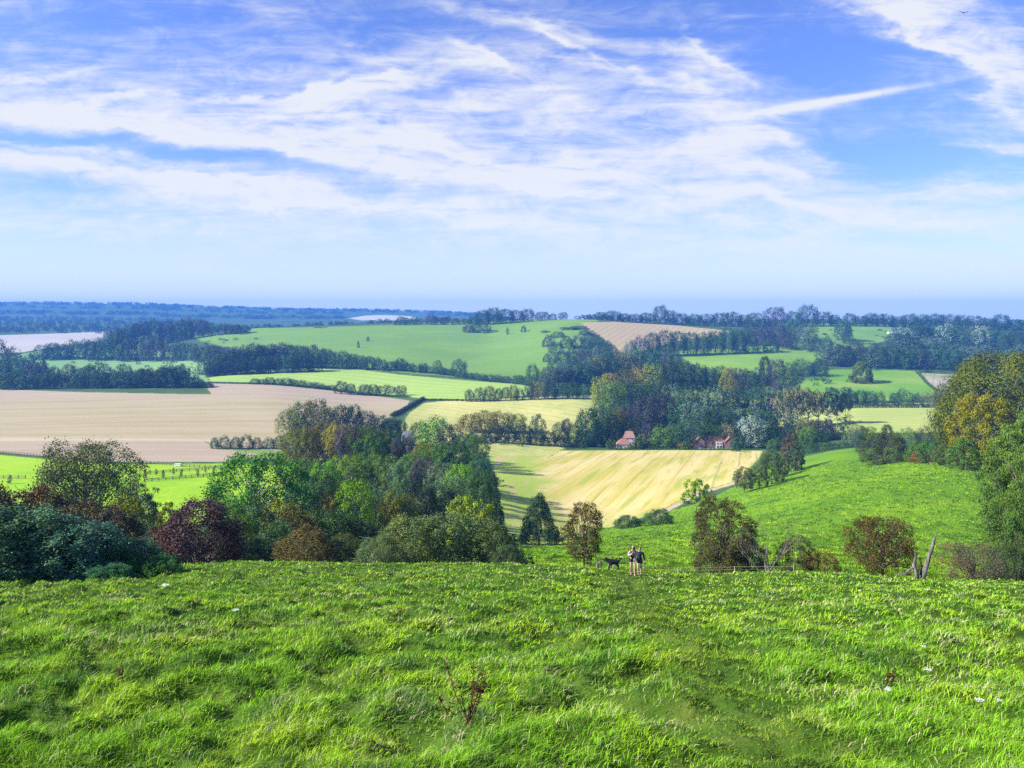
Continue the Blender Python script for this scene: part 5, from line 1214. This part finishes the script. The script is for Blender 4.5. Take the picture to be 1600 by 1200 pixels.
for i, (px, py, s, lb) in enumerate([(1450,1077,.035,'white flower head beside the dead dock stalk, upper one'),(1388,1148,.028,'white flower head lower down, below the dead dock stalk'),(1531,1158,.03,'white flower head, first of the pair near the lower corner'),(1562,1156,.02,'paler smaller flower head of the pair near the lower corner'),(1443,1040,.03,'small white flower head above the bigger one by the dock stalk'),(368,962,.06,'white flower head on the slope below the large purple thorn'),(258,912,.13,'white cow parsley head at the tip of the gorse bank'),(140,892,.12,'white cow parsley head in front of the gorse bank'),(20,886,.12,'white cow parsley head at the gorse near the edge of the view')]):
    umbel(px, py, s, lb, i)
# bird
b = MB(); b.tube([(-.35,0,0),(0,0,.02),(.4,0,0),(.6,0,-.02)], [.03,.12,.08,.02], 8); b.poly([(.0,0,.05),(.3,0,.05),(.1,-1.1,.35),(-.1,-1.0,.35)]); b.poly([(.0,0,.05),(-.1,1.0,.40),(.1,1.1,.40),(.3,0,.05)])
o = b.build('bird', FUR, loc=((1505-800)/F*190, 190, (HY-20)/F*190)); o.rotation_euler = (0.3,0.1,0.9); tag(o, 'tiny dark bird gliding high in the cloudy sky', 'bird')
# ------------------------------------------------------------------ sky, sun, haze
world = bpy.data.worlds.new('World'); scene.world = world; world.use_nodes = True
nt = world.node_tree; nt.nodes.clear(); nb = NB(nt)
wo = nt.nodes.new('ShaderNodeOutputWorld')
sky = nt.nodes.new('ShaderNodeTexSky'); sky.sky_type = 'NISHITA'; sky.sun_disc = False
sky.sun_elevation = SUN_EL; sky.sun_rotation = math.atan2(SUN_AZ_VEC.x, SUN_AZ_VEC.y)
sky.air_density = 1.0; sky.dust_density = 0.6; sky.ozone_density = 2.0; sky.altitude = 150
tc = nt.nodes.new('ShaderNodeTexCoord')
sx = nt.nodes.new('ShaderNodeSeparateXYZ'); nt.links.new(tc.outputs['Generated'], sx.inputs[0])
M = nb.math
yy = M('MAXIMUM', M('ABSOLUTE', sx.outputs[1]), 0.12)
u = M('DIVIDE', sx.outputs[0], yy); v = M('DIVIDE', sx.outputs[2], yy)
cv = nt.nodes.new('ShaderNodeCombineXYZ'); nt.links.new(u, cv.inputs[0]); nt.links.new(v, cv.inputs[1])
# fibrous warp of the streak directions
wn = nt.nodes.new('ShaderNodeTexNoise'); nt.links.new(nb.mapping(cv.outputs[0], scale=(3.0,6.0,1)), wn.inputs['Vector']); wn.inputs['Scale'].default_value = 1.3; wn.inputs['Detail'].default_value = 5; wn.inputs['Roughness'].default_value = 0.6
sc_ = nt.nodes.new('ShaderNodeSeparateColor'); nt.links.new(wn.outputs['Color'], sc_.inputs[0])
uw = M('ADD', u, M('MULTIPLY', M('SUBTRACT', sc_.outputs[0], 0.5), 0.26)); vw = M('ADD', v, M('MULTIPLY', M('SUBTRACT', sc_.outputs[1], 0.5), 0.11))
_wv = nt.nodes.new('ShaderNodeCombineXYZ'); nt.links.new(uw, _wv.inputs[0]); nt.links.new(vw, _wv.inputs[1]); wvec = _wv.outputs[0]
def stroke(cx, cy, hl, hw, ang, st, warp=True):
    """soft elongated cloud band: centre, half length, half width in photo pixels, tilt in degrees downwards to the right"""
    m = nt.nodes.new('ShaderNodeMapping'); m.vector_type = 'TEXTURE'; nt.links.new(wvec if warp else cv.outputs[0], m.inputs[0])
    m.inputs[1].default_value = ((cx-800)/F, (HY-cy)/F, 0); m.inputs[2].default_value = (0, 0, -math.radians(ang)); m.inputs[3].default_value = (hl/F, hw/F, 1)
    d = nt.nodes.new('ShaderNodeVectorMath'); d.operation = 'DOT_PRODUCT'; nt.links.new(m.outputs[0], d.inputs[0]); nt.links.new(m.outputs[0], d.inputs[1])
    return M('MULTIPLY', M('POWER', 0.367879, d.outputs['Value']), st)
STR = [(130,165,300,42,4,0.46),(480,225,480,38,9,0.46),(560,140,150,16,-6,0.51),(900,130,330,60,2,0.34),(950,215,560,60,4,0.38),(820,285,300,22,8,0.42),(1300,315,420,46,8,0.38),(1560,120,270,48,42,0.49),(1440,30,170,40,30,0.34),(820,22,210,16,14,0.51),(60,262,170,18,6,0.51),(360,305,330,20,6,0.47),(160,352,320,20,2,0.38),(1565,238,100,9,4,0.47),(1545,298,110,14,3,0.42),(1060,75,90,26,20,0.26),(740,95,90,18,20,0.3),(40,95,140,20,-4,0.34),(1225,215,60,14,30,0.34),(1120,215,90,14,-10,0.26),(620,330,700,45,1,0.2),(1000,365,700,34,4,0.3),(300,60,500,60,3,0.1),(420,110,220,10,-4,0.26),(1110,150,90,34,30,0.26),(520,130,170,6,-5,0.5),(300,150,220,8,-2,0.4),(640,208,240,9,10,0.4),(760,245,260,8,9,0.45),(880,297,130,7,8,0.45),(430,242,210,8,9,0.4),(250,205,220,8,9,0.45),(150,245,180,7,8,0.5),(330,290,170,8,7,0.5),(520,330,220,7,3,0.35),(740,85,70,6,32,0.4),(905,62,70,6,30,0.4),(1080,60,60,8,40,0.35),(1150,102,60,8,20,0.35),(1000,112,150,9,12,0.35),(1250,330,220,8,10,0.35),(1450,347,130,7,5,0.35),(1520,130,150,10,42,0.35),(1440,60,140,9,35,0.35),(60,110,100,9,-3,0.45),(1180,270,120,8,8,0.35),(620,170,160,7,4,0.35)]
dens = None
for s in STR:
    k = stroke(*s); dens = k if dens is None else M('ADD', dens, k)
trail = M('ADD', stroke(1345,149,140,5.5,-9.5,.75,False), stroke(1240,170,90,10,-9,.45,False))
gap = M('ADD', M('ADD', stroke(1410,235,150,36,8,.5), stroke(1290,75,110,36,10,.4)), M('ADD', stroke(720,145,70,16,-6,.35), M('ADD', stroke(1010,45,90,26,0,.25), M('ADD', stroke(230,232,240,9,9,.20), stroke(1450,370,120,18,8,.35)))))
fib = nb.noise(nb.mapping(cv.outputs[0], rot=(0,0,math.radians(8)), scale=(3.2,22,1)), 1.6, 7, 0.62, 0.6)
fib2 = nb.noise(nb.mapping(cv.outputs[0], rot=(0,0,math.radians(-14)), scale=(7,16,1)), 2.0, 6, 0.65, 1.2)
nz = M('ADD', M('MULTIPLY', M('SUBTRACT', fib, 0.5), 2.3), M('MULTIPLY', M('SUBTRACT', fib2, 0.5), 1.5))
d0 = M('ADD', M('SUBTRACT', dens, gap), 0.20)
cl = M('ADD', d0, M('MULTIPLY', nz, M('ADD', 0.42, M('MULTIPLY', d0, 0.45))))
cl = M('ADD', cl, trail)
# veil thickening toward the horizon
veil = nb.ramp(v, 0.20, 0.0)
cov = M('MINIMUM', nb.ramp(cl, 0.02, 1.15), 0.96)
tint = nb.mix(1.0, sky.outputs[0], (0.66,0.79,1.36,1), 'MULTIPLY')
bg1 = nt.nodes.new('ShaderNodeBackground'); nt.links.new(tint, bg1.inputs[0]); bg1.inputs[1].default_value = SKY_STR
bg2 = nt.nodes.new('ShaderNodeBackground'); bg2.inputs[0].default_value = (0.93,0.95,1.0,1); bg2.inputs[1].default_value = CLOUD_STR
mx = nt.nodes.new('ShaderNodeMixShader'); nt.links.new(cov, mx.inputs[0]); nt.links.new(bg1.outputs[0], mx.inputs[1]); nt.links.new(bg2.outputs[0], mx.inputs[2])
bg3 = nt.nodes.new('ShaderNodeBackground'); bg3.inputs[0].default_value = (0.75,0.83,1.0,1); bg3.inputs[1].default_value = CLOUD_STR*1.25
mx2 = nt.nodes.new('ShaderNodeMixShader'); nt.links.new(M('MULTIPLY', veil, 0.85), mx2.inputs[0]); nt.links.new(mx.outputs[0], mx2.inputs[1]); nt.links.new(bg3.outputs[0], mx2.inputs[2])
nt.links.new(mx2.outputs[0], wo.inputs[0])

sun = bpy.data.lights.new('sun', 'SUN'); sun.energy = SUN_STR; sun.angle = math.radians(0.53); sun.color = (1.0, 0.93, 0.82)
so = bpy.data.objects.new('sun', sun); link(so)
dvec = Vector((SUN_AZ_VEC.x*math.cos(SUN_EL), SUN_AZ_VEC.y*math.cos(SUN_EL), math.sin(SUN_EL)))
so.rotation_euler = dvec.to_track_quat('Z', 'Y').to_euler(); so.location = (-100, -30, 100)

if HAZE > 0:
    hb = MB(); hb.box(-22000, 22000, -200, 6700, float(ZG.min())-1.5, float(ZG.max())+20)
    hm, nb2, out = new_mat('haze_air')
    pv = nb2.nt.nodes.new('ShaderNodeVolumePrincipled'); pv.inputs['Color'].default_value = (*HAZE_COL, 1); pv.inputs['Density'].default_value = HAZE; pv.inputs['Anisotropy'].default_value = 0.0; pv.inputs['Density Attribute'].default_value = ''; pv.inputs['Color Attribute'].default_value = ''; pv.inputs['Temperature Attribute'].default_value = ''
    nb2.nt.links.new(pv.outputs[0], out.inputs['Volume'])
    o = hb.build('haze', hm); tag(o, 'thin blue haze in the air of the valley', 'haze', None, 'stuff')

vs = scene.view_settings; vs.view_transform = 'Standard'; vs.look = 'None'; vs.gamma = 1.0; vs.use_curve_mapping = False; vs.exposure = EXPO
world.cycles.sampling_method = 'MANUAL'; world.cycles.sample_map_resolution = 256
scene.cycles.max_bounces = 6; scene.cycles.diffuse_bounces = 3; scene.cycles.transmission_bounces = 3; scene.cycles.transparent_max_bounces = 6; scene.cycles.volume_bounces = 1
scene.cycles.use_denoising = DENOISE
print('TREES', NTREE, len(bpy.data.objects))
